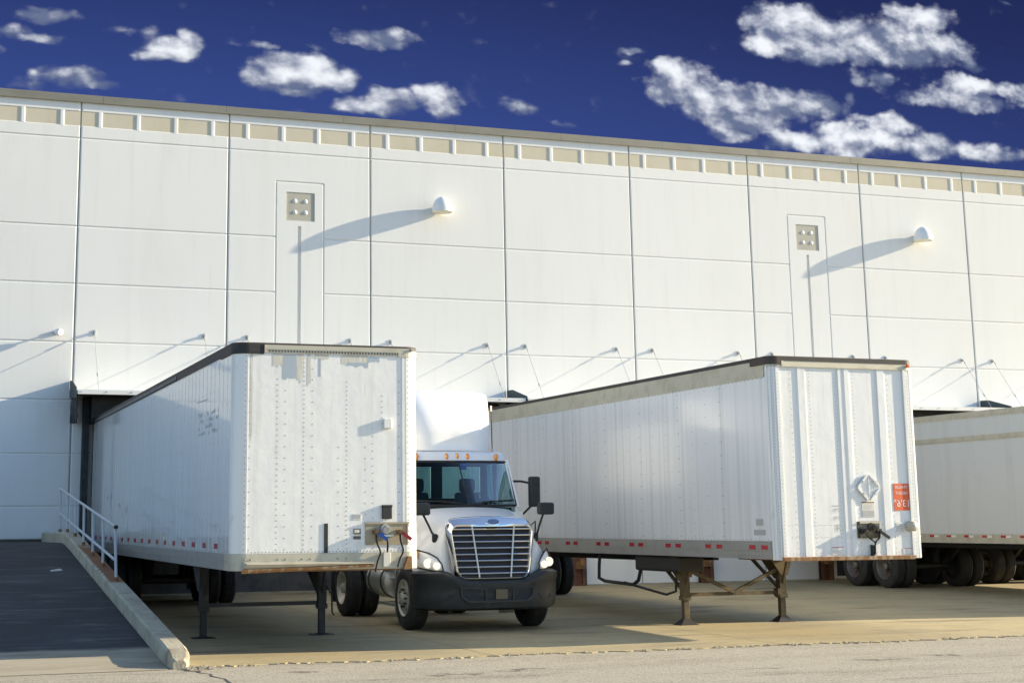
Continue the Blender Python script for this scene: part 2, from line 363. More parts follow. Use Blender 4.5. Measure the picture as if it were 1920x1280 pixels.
# driveway ramp on the left
def ramp_z(y):
    a, b = -17.0, -4.4; z0, z1 = gz(-17.0)-.006, 1.60
    if y <= a: return z0
    t = min(1, (y-a)/(b-a)); z = z0 + (z1-z0)*t
    if t > .9: z = z0 + (z1-z0)*(t - (t-.9)**2*2.2)
    return z
ry = [-17.0,-16.2,-15.2,-14.2,-12,-10,-8,-6.5,-5.5,-5,-4.6,-4.3,-3.5,-2,-.02]
rm = MB(); rm.grid([[(x, y, ramp_z(y)) for x in (-14,-8,-4,-1,1,2.4,3.405)] for y in ry], 0, True)
rm.grid([[(-14, y, z) for z in (ramp_z(y), gz(y)-.3)] for y in ry], 0, False)
tag(rm.build('driveway', M['ramp']), kind='structure')

# ------------------------------------------------------------------ retaining kerb with handrail
cb = MB()
def ct(y): return ramp_z(y) + .215
cyv = [-16.97,-16.93,-16.89,-16.82,-16.72,-16.6,-15.5,-14,-12,-10,-8,-6.5,-5.5,-5,-4.5,-3.5,-2,-.03]
P = []
for i, y in enumerate(cyv):
    zt = ct(y) - (.12,.08,.03,.012,.004,0)[min(i,5)] + (random.uniform(-.015,.012) if i < 5 else 0)
    ins = (.06,.035,.012,.0,.004,0)[min(i,5)] + (random.uniform(-.008,.012) if i < 4 else 0)
    P.append([(3.41+ins, y, ramp_z(y)-.3), (3.41+ins, y, zt-.03), (3.44+ins, y, zt), (3.66-ins, y, zt), (3.70-ins, y, zt-.04), (3.70-ins, y, gz(y)-.3)])
cb.grid(P, 0, False)
cb.add(P[0], [(0,1,2,3,4,5)])
cu = cb.build('retaining_curb', M['curbrust'])
tag(cu, 'low sloping concrete retaining curb with a rust stain, dividing ramp from truck pit', 'curb')
hr = empty('handrail', (3.55, -10.9, ct(-10.9)))
def rel(p, o): return (p[0]-o[0], p[1]-o[1], p[2]-o[2])
ho = hr.location
py = [-11.05,-9.5,-8.1,-6.7,-5.3,-3.9,-2.5]
def rail_top(y): return 1.855 + (y+10.9)*.0985
for i, y in enumerate(py):
    mb = MB(); yb = y - (.16 if i == 0 else .06); zb = ct(yb)
    mb.tube([rel((3.55,yb,zb-.02),ho), rel((3.55,y+.02,zb+.55),ho), rel((3.55,y+.05,rail_top(y)),ho)], .024, 10)
    mb.cyl(rel((3.55,yb,zb-.01),ho), rel((3.55,yb,zb+.06),ho), .036, n=10, m=1)
    mb.build('post', [M['railpaint'], M['rust']], hr)
for nm, dz in (('top_rail', 0), ('mid_rail', -.52)):
    mb = MB(); a = py[0]+.05; mb.tube([rel((3.55,a,rail_top(a)+dz),ho), rel((3.55,-2.3,rail_top(-2.3)+dz),ho)], .024, 10); mb.build(nm, M['railpaint'], hr)
mb = MB(); mb.cyl(rel((3.55,-11.06,rail_top(-11.0)),ho), rel((3.55,-10.98,rail_top(-11.0)),ho), .034, n=10); mb.build('end_cap', M['black'], hr)
tag(hr, 'grey pipe handrail with two rails and seven posts standing on the sloping curb', 'handrail')
lt = MB(); lt.hexa([(2.80,-8.56,ramp_z(-8.56)+.004),(3.0,-8.5,ramp_z(-8.5)+.004),(2.98,-8.42,ramp_z(-8.42)+.004),(2.78,-8.50,ramp_z(-8.50)+.004),(2.82,-8.55,ramp_z(-8.55)+.02),(2.97,-8.49,ramp_z(-8.5)+.035),(2.95,-8.44,ramp_z(-8.42)+.03),(2.80,-8.51,ramp_z(-8.51)+.02)])
tag(lt.build('paper_scrap', M['paper']), 'small white scrap of paper lying on the dark ramp beside the curb', 'litter')

# ------------------------------------------------------------------ warehouse
JX = [.35, 3.991, 7.604, 11.256, 14.923, 18.60, 22.263, 25.907, 29.489]
JX = [JX[0]-3.65*3, JX[0]-3.65*2, JX[0]-3.65] + JX + [29.489+3.65*k for k in range(1,9)]
ZR, ZB1, ZB2, ZA, Z1, Z2, Z3, Z4, Z5, ZM = 12.011, 11.717, 11.385, 11.067, 8.919, 7.538, 6.155, 3.559, 2.363, 4.80
wh = empty('warehouse', (12, 0, gz(0)))
WO = Vector((12, 0, gz(0)))
CH = .026
def tile(mb, x0, x1, z0, z1, holes=(), m=0, ch=CH, dep=.026, sides=(1,1,1,1)):
    """front-facing panel tile, face at y=0, chamfered border, optional recessed holes (x0,x1,z0,z1,depth,matindex)"""
    X0, X1, Zl, Zh = x0+ch*sides[0], x1-ch*sides[1], z0+ch*sides[2], z1-ch*sides[3]
    o = WO
    def q(x, y, z): return (x-o.x, y-o.y, z-o.z)
    xs_ = sorted({X0, X1} | {h[0] for h in holes} | {h[1] for h in holes}); zs_ = sorted({Zl, Zh} | {h[2] for h in holes} | {h[3] for h in holes})
    for i in range(len(xs_)-1):
        for j in range(len(zs_)-1):
            cx, cz = (xs_[i]+xs_[i+1])/2, (zs_[j]+zs_[j+1])/2
            if any(h[0] < cx < h[1] and h[2] < cz < h[3] for h in holes): continue
            mb.add([q(xs_[i],0,zs_[j]), q(xs_[i+1],0,zs_[j]), q(xs_[i+1],0,zs_[j+1]), q(xs_[i],0,zs_[j+1])], [(0,1,2,3)], m)
    mb.add([q(x0,dep,z0),q(x1,dep,z0),q(x1,dep,z1),q(x0,dep,z1),q(X0,0,Zl),q(X1,0,Zl),q(X1,0,Zh),q(X0,0,Zh)], [f for f, k in (((0,1,5,4),sides[2]),((1,2,6,5),sides[1]),((2,3,7,6),sides[3]),((3,0,4,7),sides[0])) if k], m)
    for (a, b, c, d, dp, mi) in holes:
        mb.add([q(a,0,c),q(b,0,c),q(b,0,d),q(a,0,d),q(a,dp,c),q(b,dp,c),q(b,dp,d),q(a,dp,d)], [(0,4,5,1),(1,5,6,2),(2,6,7,3),(3,7,4,0)], m)
        mb.add([q(a,dp,c),q(b,dp,c),q(b,dp,d),q(a,dp,d)], [(0,1,2,3)], mi)
DOCK = [9.41+3.66*k for k in range(-1, 12)]
DOCKZ = gz(0)+1.22
for i in range(len(JX)-1):
    a, b = JX[i]+.013, JX[i+1]-.013
    mb = MB()
    feat = (i - 5) % 4 == 0 and i >= 5
    base = 1.62 if b < 4.2 else gz(0)-.3
    tile(mb, a, b, ZB1, ZR+.05)
    tile(mb, a, b, ZA, ZB2)
    # frieze zone: tan recess behind, ribs as sub parts
    mb.add([(x_-WO.x, .012, z_-WO.z) for x_, z_ in ((a,ZB2-.012),(b,ZB2-.012),(b,ZB1+.012),(a,ZB1+.012))], [(0,1,2,3)], 1)
    zf0, zf1, fx0, fx1 = base, 10.33, 8.806-7.604, 10.03-7.604
    dock = any(a < d < b for d in DOCK) and a > 3.5
    rows = [(Z1, ZA), (Z2, Z1), (Z3, Z2), (ZM, Z3)]
    low = [(Z4, ZM), (Z5, Z4), (base, Z5)]
    def row(z0, z1, hole=None):
        if feat and z0 < zf1 - .1 and z1 > 3:
            za = min(z1, zf1)
            tp_ = 0 if z1 > zf1 else 1
            tile(mb, a, JX[i]+fx0, z0, za, sides=(1,1,1,tp_)); tile(mb, JX[i]+fx1, b, z0, za, sides=(1,1,1,tp_))
            if z1 > zf1:
                tile(mb, a, JX[i]+fx0, zf1, z1, sides=(1,0,0,1)); tile(mb, JX[i]+fx0, JX[i]+fx1, zf1, z1, sides=(0,0,1,1)); tile(mb, JX[i]+fx1, b, zf1, z1, sides=(0,1,0,1))
        else: tile(mb, a, b, z0, z1)
    if dock:
        dc = [d for d in DOCK if a < d < b][0]; dx0, dx1 = dc-1.25, dc+1.25; dzh = 4.22
        for z0, z1 in rows: row(z0, z1)
        tile(mb, a, dx0, Z4, ZM); tile(mb, dx1, b, Z4, ZM); tile(mb, dx0, dx1, dzh, ZM, ch=.005)
        for z0, z1 in ((Z5, Z4), (DOCKZ, Z5)): tile(mb, a, dx0, z0, z1); tile(mb, dx1, b, z0, z1)
        tile(mb, a, b, base, DOCKZ, m=(2 if JX[i] < 8 else 0))  # the two left dock bays get the wall tone with shade painted in
        if feat: tile(mb, JX[i]+fx0, JX[i]+fx1, ZM, zf1, holes=[(JX[i]+1.463,JX[i]+2.194,9.349,10.075,.014,3),(JX[i]+1.765,JX[i]+1.85,ZM+.3,9.219,.06,0)])
    else:
        for z0, z1 in rows + low:
            if z1 - z0 > .05 : row(z0, z1)
        if feat: tile(mb, JX[i]+fx0, JX[i]+fx1, ZM, zf1)
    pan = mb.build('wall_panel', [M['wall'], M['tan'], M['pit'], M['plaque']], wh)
    # frieze ribs
    for k in range(4 if -8 < JX[i] < 36 else 0):
        rb_ = MB()
        x = JX[i] + 3.65*(k+.5)/4 - WO.x; y0 = 0
        zA, zB = ZB2-.024-WO.z, ZB1+.024-WO.z
        rb_.grid([[(x-.055,.013,z),(x-.048,.002,z),(x-.030,-.003,z),(x+.030,-.003,z),(x+.048,.002,z),(x+.055,.013,z)] for z in (zA, zB)], 0, False); rb_.build('frieze_rib', M['wall'], pan)
    if feat:
        for u in (1.463+.23, 2.194-.23):
            for w in (9.349+.22, 10.075-.22):
                pq = MB(); pq.lathe([(.055,0),(.050,.008),(.030,.017),(.0,.020)], (JX[i]+u-WO.x,.0138,w-WO.z), (0,-1,0), 12); pq.build('plaque_bolt', M['wall'], pan)
    if dock:
        dr = MB(); dc = [d for d in DOCK if a < d < b][0]
        for k in range(5):
            z0 = DOCKZ + .02 + k*.49; dr.box(dc-1.22-WO.x, dc+1.22-WO.x, .10, .14, z0-WO.z, z0+.475-WO.z)
        dr.build('dock_door', M['trgrey'], wh)
        fl = MB(); fl.box(dc-1.25-WO.x, dc+1.25-WO.x, .02, .12, DOCKZ-.06-WO.z, DOCKZ-WO.z); fl.build('dock_sill', M['rust'], wh)
bk = MB(); X0, X1 = JX[0], JX[-1]
bk.box(X0-WO.x, X1-WO.x, .16, 40, -.4, ZR-.05-WO.z); bk.build('building_shell', M['wallback'], wh)
jf = MB()
for x in JX[1:-1]: jf.box(x-.03-WO.x, x+.03-WO.x, .030, .15, -.3, ZR-.06-WO.z)
jf.build('joint_filler', M['wallback'], wh)
cp = MB(); x = X0
while x < X1:
    e = min(X1, x+3.02)
    cp.box(x-WO.x, e-.006-WO.x, -.055, .5, ZR-.06-WO.z, 12.135-WO.z); cp.box(x-WO.x, e-.006-WO.x, -.07, -.055, ZR-.068-WO.z, ZR-.045-WO.z); x = e
cp.build('coping', M['coping'], wh)
pl = MB(); pl.box(4.2-WO.x, X1-WO.x, -.045, .0-.002, -.25, .03); pl.build('base_strip', M['curb'], wh)
tag(wh, 'long white concrete panel warehouse with a beige frieze and dark coping', 'warehouse')

# dome wall lamps
def dome_lamp(x, z, label):
    r = empty('wall_lamp', (x, 0, z))
    a = MB(); a.cyl((0,0,.03),(0,-.10,.03),.10,n=14); a.cyl((0,-.1,.03),(0,-.2,.03),.05,n=10); a.build('arm', M['lampwhite'], r)
    s = MB(); s.ball((0,-.285,-.06), 1.0, 28, 0, (.265,.265,.37), 0.0)
    s.lathe([(.265,0),(.265,-.035),(.242,-.035),(.242,-.005)], (0,-.285,-.06), (0,0,1), 28); s.build('shade', M['lampwhite'], r)
    l = MB(); l.lathe([(.24,-.02),(.12,-.05),(0,-.055)], (0,-.285,-.06), (0,0,1), 24); l.build('lens', M['lens'], r)
    tag(r, label, 'wall lamp', 'dome lamps high on the wall'); return r
dome_lamp(13.09, 9.83, 'white dome wall lamp casting a long shadow, above the truck')
dome_lamp(27.76, 9.86, 'white dome wall lamp above the ribbed trailer nose')
fl = empty('floodlight', (3.58, 0, 6.36))
a = MB(); a.cyl((0,0,0),(0,-.05,0),.06,n=12); a.cyl((0,-.05,0),(0,-.22,-.01),.022,n=8); a.build('bracket', M['galv'], fl)
a = MB(); a.lathe([(.0,0),(.07,0),(.085,.05),(.085,.17),(.07,.19),(0,.19)], (-.005,-.16,.0), (.35,-.9,-.15), 16); a.build('lamp_head', M['lampwhite'], fl)
tag(fl, 'small white floodlight on the wall above the ramp', 'floodlight')

# dock canopies
SL = lambda y: 5.02 + .09*y     # slope of the canopy sheet
DIST = ['over the rear of the stained trailer beside the ramp', 'over the empty dock right behind the white truck', 'over the rear of the ribbed trailer, beside the truck fairing', 'whose tie rods end above the middle of the ribbed trailer', 'with tie rods just left of the ribbed trailer nose top', 'over the rear of the grey trailer, hidden by ribbed nose', 'with its white front edge showing over the grey trailer roof', 'with dark side panel over the grey trailer, at right edge']
def canopy(xc, label, full):
    r = empty('dock_canopy', (xc, 0, SL(0))); z0 = SL(0)
    D = -1.25; hw = 1.80; K = .09
    s = MB(); s.hexa([(-hw,-.005,.0),(hw,-.005,.0),(hw,-.005,.02),(-hw,-.005,.02),(-hw,D,D*K),(hw,D,D*K),(hw,D,D*K+.02),(-hw,D,D*K+.02)]); s.build('roof_sheet', M['fascia'], r)
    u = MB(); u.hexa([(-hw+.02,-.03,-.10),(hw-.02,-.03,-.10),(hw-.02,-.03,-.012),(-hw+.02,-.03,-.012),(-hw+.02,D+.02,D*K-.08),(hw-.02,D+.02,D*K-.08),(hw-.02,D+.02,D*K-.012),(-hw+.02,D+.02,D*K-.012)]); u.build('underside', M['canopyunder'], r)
    f = MB(); f.box(-hw+.02, hw+.01, D-.03, D, D*K-.075, D*K+.028)
    for k in range(7): f.rivet((-hw+.1+k*(2*hw-.2)/6, D-.03, D*K-.02), (0,-1,0), .018, .024, 1)
    f.build('fascia', [M['fascia'], M['galv']], r)
    for sx in (-1, 1):
        p = MB(); pts = [(-.004,.215),(-.35,.205),(D-.045,D*K+.075),(D-.045,D*K-.16),(-.004,-.18)] if sx < 0 else [(-.004,.04),(D-.01,D*K+.02),(D-.01,D*K-.16),(-.004,-.16)]
        p.prism(pts, lambda y, z: (sx*(hw+.004),y,z), lambda y, z: (sx*(hw+.022),y,z)); p.build('side_panel', M['slate'], r)
        bx = sx*1.3; bz = 6.385 - z0
        b = MB(); b.box(bx-.03,bx+.03,-.015,0,bz-.06,bz+.06); b.box(bx-.012,bx+.012,-.07,-.015,bz-.03,bz+.03); b.cyl((bx-.025,-.055,bz),(bx+.025,-.055,bz),.014,n=8); b.build('wall_bracket', M['galv'], r)
        t = MB(); t.cyl((bx,-.055,bz),(bx,D+.12,D*K+.05),.006,n=6); q = .72
        t.cyl((bx,-.055+(D+.175)*q,bz+(D*K+.05-bz)*q),(bx,-.055+(D+.175)*(q+.05),bz+(D*K+.05-bz)*(q+.05)),.018,n=6); t.cyl((bx,-.07,bz-.01),(bx,-.16,bz-.11),.010,n=6); t.build('tie_rod', M['galv'], r)
    if full:
        for sx in (-1, 1):
            d = MB(); d.box(sx*1.45-.07, sx*1.45+.07, -.26, -.006, DOCKZ-.1-z0, -.16)
            d.build('seal_pad', M['tarp'], r)
        d = MB(); d.box(-1.37, 1.37, -.48, -.006, -.78, -.16); d.build('head_curtain', M['tarp'], r)
    tag(r, label, 'dock canopy', 'white canopies above the loading docks'); return r
for k, dsc in enumerate(DIST):
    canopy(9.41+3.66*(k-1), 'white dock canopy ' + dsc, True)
# hanging black skirt on the left end of the first canopy
sk = MB(); n = 7; P = []
for i in range(n):
    y = -.05 - 1.0*i/(n-1)
    P.append([(4.0+.03*math.sin(i*2.1)+.03*math.sin(j*1.3+i), y, 4.98 - .07*abs(y) - .72*j/4) for j in range(5)])
sk.grid(P, 0, True); o = sk.build('shelter_skirt', M['tarp']); so = o.modifiers.new('thick','SOLIDIFY'); so.thickness = .03
tag(o, 'torn black fabric skirt hanging at the end of the canopy by the ramp', 'dock shelter')

# vehicle restraints below the docks
vr = empty('vehicle_restraint', (16.74, 0, gz(0)))
mb = MB()
for s_ in (-.13, .13): mb.box(s_-.045, s_+.045, -.14, -.047, .0, .98)
mb.box(-.08, .08, -.09, -.05, 0, 1.0); mb.build('guide_rail', M['bollard'], vr)
mb = MB(); mb.box(-.11,.11,-.30,-.145,.42,.60); mb.box(-.05,.05,-.36,-.30,.50,.68); mb.build('hook', M['rust'], vr)
mb = MB(); mb.box(-.22,-.19,-.10,-.047,0,.95); mb.box(.19,.22,-.10,-.047,0,.95); mb.build('side_bar', M['darkrail'], vr)
mb = MB(); mb.box(-1.1,1.1,-.03,-.006,.99,1.04); mb.build('cross_channel', M['rust'], vr)
tag(vr, 'rusty steel vehicle restraint on the dock wall just right of the truck', 'vehicle restraint', 'rusty restraints on the dock wall')
for x, lb in ((20.40,'rusty vehicle restraint seen between the landing legs of the ribbed trailer'), (24.06,'dark vehicle restraint beside the wheels of the grey trailer')):
    c = copy_tree(vr); c.location = (x, 0, gz(0)); tag(c, lb)

# ------------------------------------------------------------------ wheels
WHEEL = {}
def wheel_meshes(key, R, W, rimmat, steer=False):
    ty = MB(); n = 32
    prof = [(.29,-W/2+.02),(.33,-W/2),(R-.10,-W/2-.006),(R-.03,-W/2+.012),(R-.004,-W/2+.045)]
    for k in range(5):
        h0 = -W/2+.045 + (W-.09)*k/5; h1 = -W/2+.045+(W-.09)*(k+1)/5
        prof += [(R,h0+.006),(R,h1-.010),(R-.014,h1-.007),(R-.014,h1-.001)]
    prof += [(R-.004,W/2-.045),(R-.03,W/2-.012),(R-.10,W/2+.006),(.33,W/2),(.29,W/2-.02)]
    ty.lathe(prof, (0,0,0), (1,0,0), n)
    rm = MB()
    d = .13 if not steer else -.02
    pr = [(.29,-W/2+.02),(.300,-W/2-.004),(.285,-W/2-.004),(.262,-W/2+.03),(.245,-W/2+.03+d*.6),(.20,-W/2+.035+d),(.155,-W/2+.03+d),(.15,-W/2+.03+d),(.10,-W/2+.02+d*.8),(.09,-W/2-.03+d*.4),(.06,-W/2-.05+d*.4),(0,-W/2-.05+d*.4)]
    rm.lathe(pr, (0,0,0), (1,0,0), n)
    rm.lathe([(.27,W/2-.05),(.20,W/2-.1),(0,W/2-.1)], (0,0,0), (1,0,0), 20, m=1)
    for k in range(10):
        g = 2*PI*k/10; c = Vector((-W/2+.03+d, .142*math.cos(g), .142*math.sin(g)))
        rm.cyl(c+Vector((.0,0,0)), c+Vector((-.045,0,0)), .018, .014, 6, 1)
        g += PI/10; c = Vector((-W/2+.033+d*.9, .216*math.cos(g), .216*math.sin(g)))
        if k % 2 == 0 or not steer: rm.lathe([(.0,-.006),(.026,-.006)], c, (1,0,0), 10, 1)
    WHEEL[key] = (ty.mesh('tyre', [M['rubber']]), rm.mesh('rim', [rimmat, M['black']]))
wheel_meshes('trailer', .505, .28, M['rimdark']); wheel_meshes('drive', .505, .28, M['rim']); wheel_meshes('steer', .505, .30, M['rim'], True)
def add_wheel(parent, key, loc, side, rz=0):
    w = empty('wheel', loc, (0,0,(0 if side < 0 else PI)+rz)); w.parent = parent
    for nm, me in zip(('tyre','rim'), WHEEL[key]):
        o = bpy.data.objects.new(nm, me); COL.objects.link(o); o.parent = w
    return w

# ------------------------------------------------------------------ trailers
HW = 1.295
def arc(cx, cy, r, a0, a1, n=8): return [(cx+r*math.cos(math.radians(a0+(a1-a0)*k/n)), cy+r*math.sin(math.radians(a0+(a1-a0)*k/n))) for k in range(n+1)]
def hull(L, r, y1=None, y0=None):
    # outside on the left while walking: start right rear -> right front -> front -> left -> rear
    return [(HW, L), (HW, r)] + arc(HW-r, r, r, 0, -90)[1:] + arc(-HW+r, r, r, -90, -180) + [(-HW, L)]
def trailer_common(root, L, zb, zt, hb, ht, r, paint, side, railm, toprailm, legy, axles, ztilt, roofm):
    H = hull(L, r)[::-1]     # left rear -> left front -> right front -> right rear ; outside on left? checked below
    H = [(-HW,L)] + arc(-HW+r, r, r, 180, 270) + arc(HW-r, r, r, 270, 360) + [(HW,L)]
    H = H[::-1]
    f = lambda pts: pts
    zs0, zs1 = zb+hb, zt-ht
    # roof
    ro = MB(); poly = [(x*1.006, y-.006 if y < 1 else y) for x, y in H]
    ro.prism(poly, lambda x, y: (x,y,zt-.012), lambda x, y: (x,y,zt+.012)); ro.build('roof', roofm, root)
    # rails
    tr = MB(); tr.strip([p for p in H], zs1, zt-.013, .06, 0, False, .008); o_t = tr
    brail = MB()
    for sx in (-1, 1):
        pts = [(sx*HW, r+.02), (sx*HW, L-.05)]
        if sx > 0: pts = pts[::-1]
        brail.strip(pts, zb, zs0, .05, 0, False, .006 if True else 0)
        brail.strip(pts, zb+hb*.48, zb+hb*.52, .02, 0, False, .014)
    # floor / beams
    u = MB(); u.box(-HW+.06, HW-.06, .1, L-.08, zb+.10, zb+.16)
    y = .3
    while y < L-.2: u.box(-HW+.07, HW-.07, y-.03, y+.03, zb+.005, zb+.10); y += .41
    for s_ in (-.5, .5): u.box(s_-.06, s_+.06, legy+1.4, L-.2, zb-.13, zb+.004)
    u.build('underframe', M['black'], root)
    # rear doors and frame
    rd = MB(); rd.box(-HW+.05,-.004, L-.05, L-.02, zb+.12, zt-.15); rd.build('rear_door', paint, root)
    rd = MB(); rd.box(.004,HW-.05, L-.05, L-.02, zb+.12, zt-.15); rd.build('rear_door', paint, root)
    rf = MB(); rf.box(-HW,-HW+.05,L-.09,L,zb+.10,zt-.014); rf.box(HW-.05,HW,L-.09,L,zb+.10,zt-.014); rf.box(-HW+.051,HW-.051,L-.09,L-.002,zt-.145,zt-.014); rf.box(-HW,HW,L-.09,L,zb-.10,zb+.099); rf.build('rear_frame', M['aluplain'], root)
    # running gear
    for i, ay in enumerate(axles):
        zc = .505 + ztilt*ay
        ax = MB(); ax.cyl((-.95,ay,zc),(.95,ay,zc),.07,n=10); ax.bar((-.5,ay-.5,zb-.16),(-.5,ay+.05,zc),.1,.12); ax.bar((.5,ay-.5,zb-.16),(.5,ay+.05,zc),.1,.12)
        ax.cyl((-.5,ay+.3,zc+.02),(-.5,ay+.3,zb-.14),.11,n=10); ax.cyl((.5,ay+.3,zc+.02),(.5,ay+.3,zb-.14),.11,n=10); ax.build('axle', M['black'], root)
        for sx in (-1, 1):
            add_wheel(root, 'trailer', (sx*1.135, ay, zc), sx); add_wheel(root, 'trailer', (sx*.815, ay, zc), sx)
    for sx in (-1, 1):
        mf = MB(); mf.box(sx*.97-.31, sx*.97+.31, axles[-1]+.72, axles[-1]+.735, ztilt*axles[-1]+.22, zb); mf.build('mud_flap', M['rubber'], root)
    return H, o_t, brail, zs0, zs1
def skin(root, L, r, zs0, zs1, paint, side, seams, rivcols, step, rivet_side=True, shadelap=True):
    for sx in (-1, 1):
        mb = MB(); pts = [(sx*HW, r), (sx*HW, L-.09)]
        if sx > 0: pts = pts[::-1]
        mb.strip(pts, zs0, zs1, .03)
        for y in seams: mb.box(min(sx*HW, sx*(HW+.0025)), max(sx*HW, sx*(HW+.0025)), y-.022, y+.022, zs0+.002, zs1-.002)
        if rivet_side and sx < 0:
            for y in rivcols:
                z = zs0+.06
                while z < zs1-.04: mb.rivet((sx*(HW+.003), y, z), (sx,0,0), .010, .006, 1); z += step
            y = r+.1
            while y < L-.2: mb.rivet((sx*HW, y, zs0+.02), (sx,0,0), .010, .006, 1); mb.rivet((sx*HW, y, zs1-.02), (sx,0,0), .010, .006, 1); y += .12
        mb.build('side_wall', [side, M['rivet']], root)
def leg_set(root, legy, spread, zb, zg, metal, spec):
    for sx in (-1, 1):
        l = MB(); x = sx*spread/2
        l.box(x-.065, x+.065, legy-.065, legy+.065, zg+.42, zb-.02); l.box(x-.05, x+.05, legy-.05, legy+.05, zg+(.06 if spec else .012), zg+.42)
        l.box(x-.078, x+.078, legy-.078, legy+.078, zg+.40, zg+.47)
        # triangular mounting wing to the rails
        if spec: l.prism([(-.32,zb-.01),(.24,zb-.01),(.10,zb-.36),(-.06,zb-.36)], lambda u, z: (x+u*.9, legy-.072, z), lambda u, z: (x+u*.9, legy-.092, z))
        l.prism([(-.10,zb-.01),(.6,zb-.01),(.08,zb-.42),(-.06,zb-.42)], lambda u, z: (x-.07, legy+u, z), lambda u, z: (x-.085, legy+u, z))
        l.bar((x, legy+.06, zg+.55), (x*.98, legy+1.0, zb-.03), .05, .05); l.bar((x, legy-.04, zg+.62), (x*.98, legy-.28, zb-.03), .035, .035)
        ob = l.build('landing_leg', metal, root, bevel=.006)
        fh = .10 if spec else .03
        f = MB(); f.hexa([(x-.16,legy-.13,zg),(x+.16,legy-.13,zg),(x+.16,legy+.13,zg),(x-.16,legy+.13,zg),(x-.055,legy-.05,zg+fh),(x+.055,legy-.05,zg+fh),(x+.055,legy+.05,zg+fh),(x-.055,legy+.05,zg+fh)])
        f.box(x-.17,x+.17,legy-.14,legy+.14,zg-.004,zg+.012); f.build('foot', M['darkrail'], ob)
def conn_panel(root, name, x0, x1, z0, z1, y, plate):
    p = MB(); p.box(x0, x1, y-.012, y, z0, z1); p.box(x0-.01,x1+.01,y-.028,y-.012,z1-.02,z1+.005); p.box(x1-.02,x1-.006,y-.02,y-.0121,z0,z1-.021)
    return p.build(name, plate, root)

# ---- stained trailer on the left (sheet-and-post)
TLx, TLy, TLyaw, TLs = 4.308, -16.394, .0098, .00727
def place_trailer(name, x0, y0, yaw, slope):
    c = Vector((x0,y0)) + Vector((math.cos(yaw), -math.sin(yaw)))*HW
    return empty(name, (c.x, c.y, gz(y0)), (slope, 0, -yaw))
t1 = place_trailer('semi_trailer', TLx, TLy, TLyaw, TLs)
L, zb, zt, hb, ht, r = 16.1, 1.142, 4.132, .218, .12, .19
H, tr, br, zs0, zs1 = trailer_common(t1, L, zb, zt, hb, ht, r, M['trwhite'], M['trside'], M['alu'], M['darkrail'], 3.86, (12.55, 13.80), GS-TLs, M['roofdark'])
seams = [r+.25+.305*k for k in range(52)]
skin(t1, L, r, zs0, zs1, M['trwhite'], M['trgloss'], seams, [s for s in seams[:30]], .24)
tr.build('top_rail', M['darkrail'], t1)
br.build('bottom_rail', M['aluplain'], t1)
def lx(a): return a - HW
# nose wall
nz = MB(); nz.box(-HW+r, HW-r, .006, .03, zs0, zs1-.0)
def rivcol(mb, x, z0, z1, st, y=.006, rr=.0095):
    z = z0
    while z < z1: mb.rivet((x+random.uniform(-.002,.002), y, z), (0,-1,0), rr, .008, 1); z += st
for a, st, z0, z1 in ((.224,.15,0,0),(.594,.075,0,.3),(.704,.15,0,.3),(.961,.062,0,.0),(1.079,.15,0,.0),(1.444,.15,0,1.1),(1.557,.062,0,.3),(1.82,.15,0,1.2),(1.927,.10,0,.9),(2.06,.075,1.6,.5),(2.30,.15,0,.2)):
    rivcol(nz, lx(a), zs0+.05+z0, zs1-.04-z1, st)
for k in range(46): nz.rivet((-HW+r+.03+k*.048,.006,zs0+.018),(0,-1,0),.010,.008,1)
# patches where paint has come off under the top rail
def blob(x0, x1, z0, z1, n=9, jag=.02):
    pts = []
    for k in range(n): pts.append((x0+(x1-x0)*k/(n-1), z0+random.uniform(-jag,jag)))
    return pts + [(x1, z1), (x0, z1)]
def onnose(mb, pts, m, y=.004):
    n = len(pts); mb.add([(p[0], y, p[1]) for p in pts], [tuple(range(n))], m)
W1 = zs1-.004
onnose(nz, blob(lx(.52),lx(.66),W1-.17,W1,7,.03), 3, .0040); onnose(nz, blob(lx(.665),lx(.84),W1-.34,W1-.01,6,.02), 2, .0035)
onnose(nz, blob(lx(.855),lx(.95),W1-.36,W1,5,.05), 3, .0042); onnose(nz, blob(lx(1.0),lx(1.05),W1-.42,W1,4,.05), 3, .0041)
onnose(nz, blob(lx(1.11),lx(1.30),W1-.07,W1,6,.02), 3, .0039); onnose(nz, blob(lx(1.165),lx(1.19),W1-.30,W1-.05,3,.01), 2, .0033)
onnose(nz, blob(lx(1.48),lx(1.85),W1-.125,W1,12,.015), 3, .0041); onnose(nz, blob(lx(1.56),lx(1.86),W1-.15,W1-.10,10,.02), 2, .0034); onnose(nz, blob(lx(1.85),lx(2.02),W1-.09,W1-.02,6,.02), 2, .0036)
onnose(nz, blob(lx(.22),lx(.25),W1-1.1,W1,4,.2), 3, .0043)
nz.build('nose_wall', [M['trwhite'], M['rivet'], M['patch'], M['stain']], t1)
for sx in (-1, 1):
    cpst = MB(); A = arc(-HW+r, r, r, 180, 270, 10) if sx < 0 else arc(HW-r, r, r, 270, 360, 10)
    cpst.strip(A[::-1], zs0, zs1, .02, 0, True, .002)
    z = zs0+.05
    while z < zs1-.03:
        cpst.rivet((sx*(HW-r+.03), .001, z), (0,-1,0), .010, .008, 1); z += .075
    if sx > 0:
        cpst.box(HW-r-.055, HW-r-.02, -.004, .006, zs0, zs1)
    cpst.build('corner_post', [M['trwhite'], M['rivet']], t1)
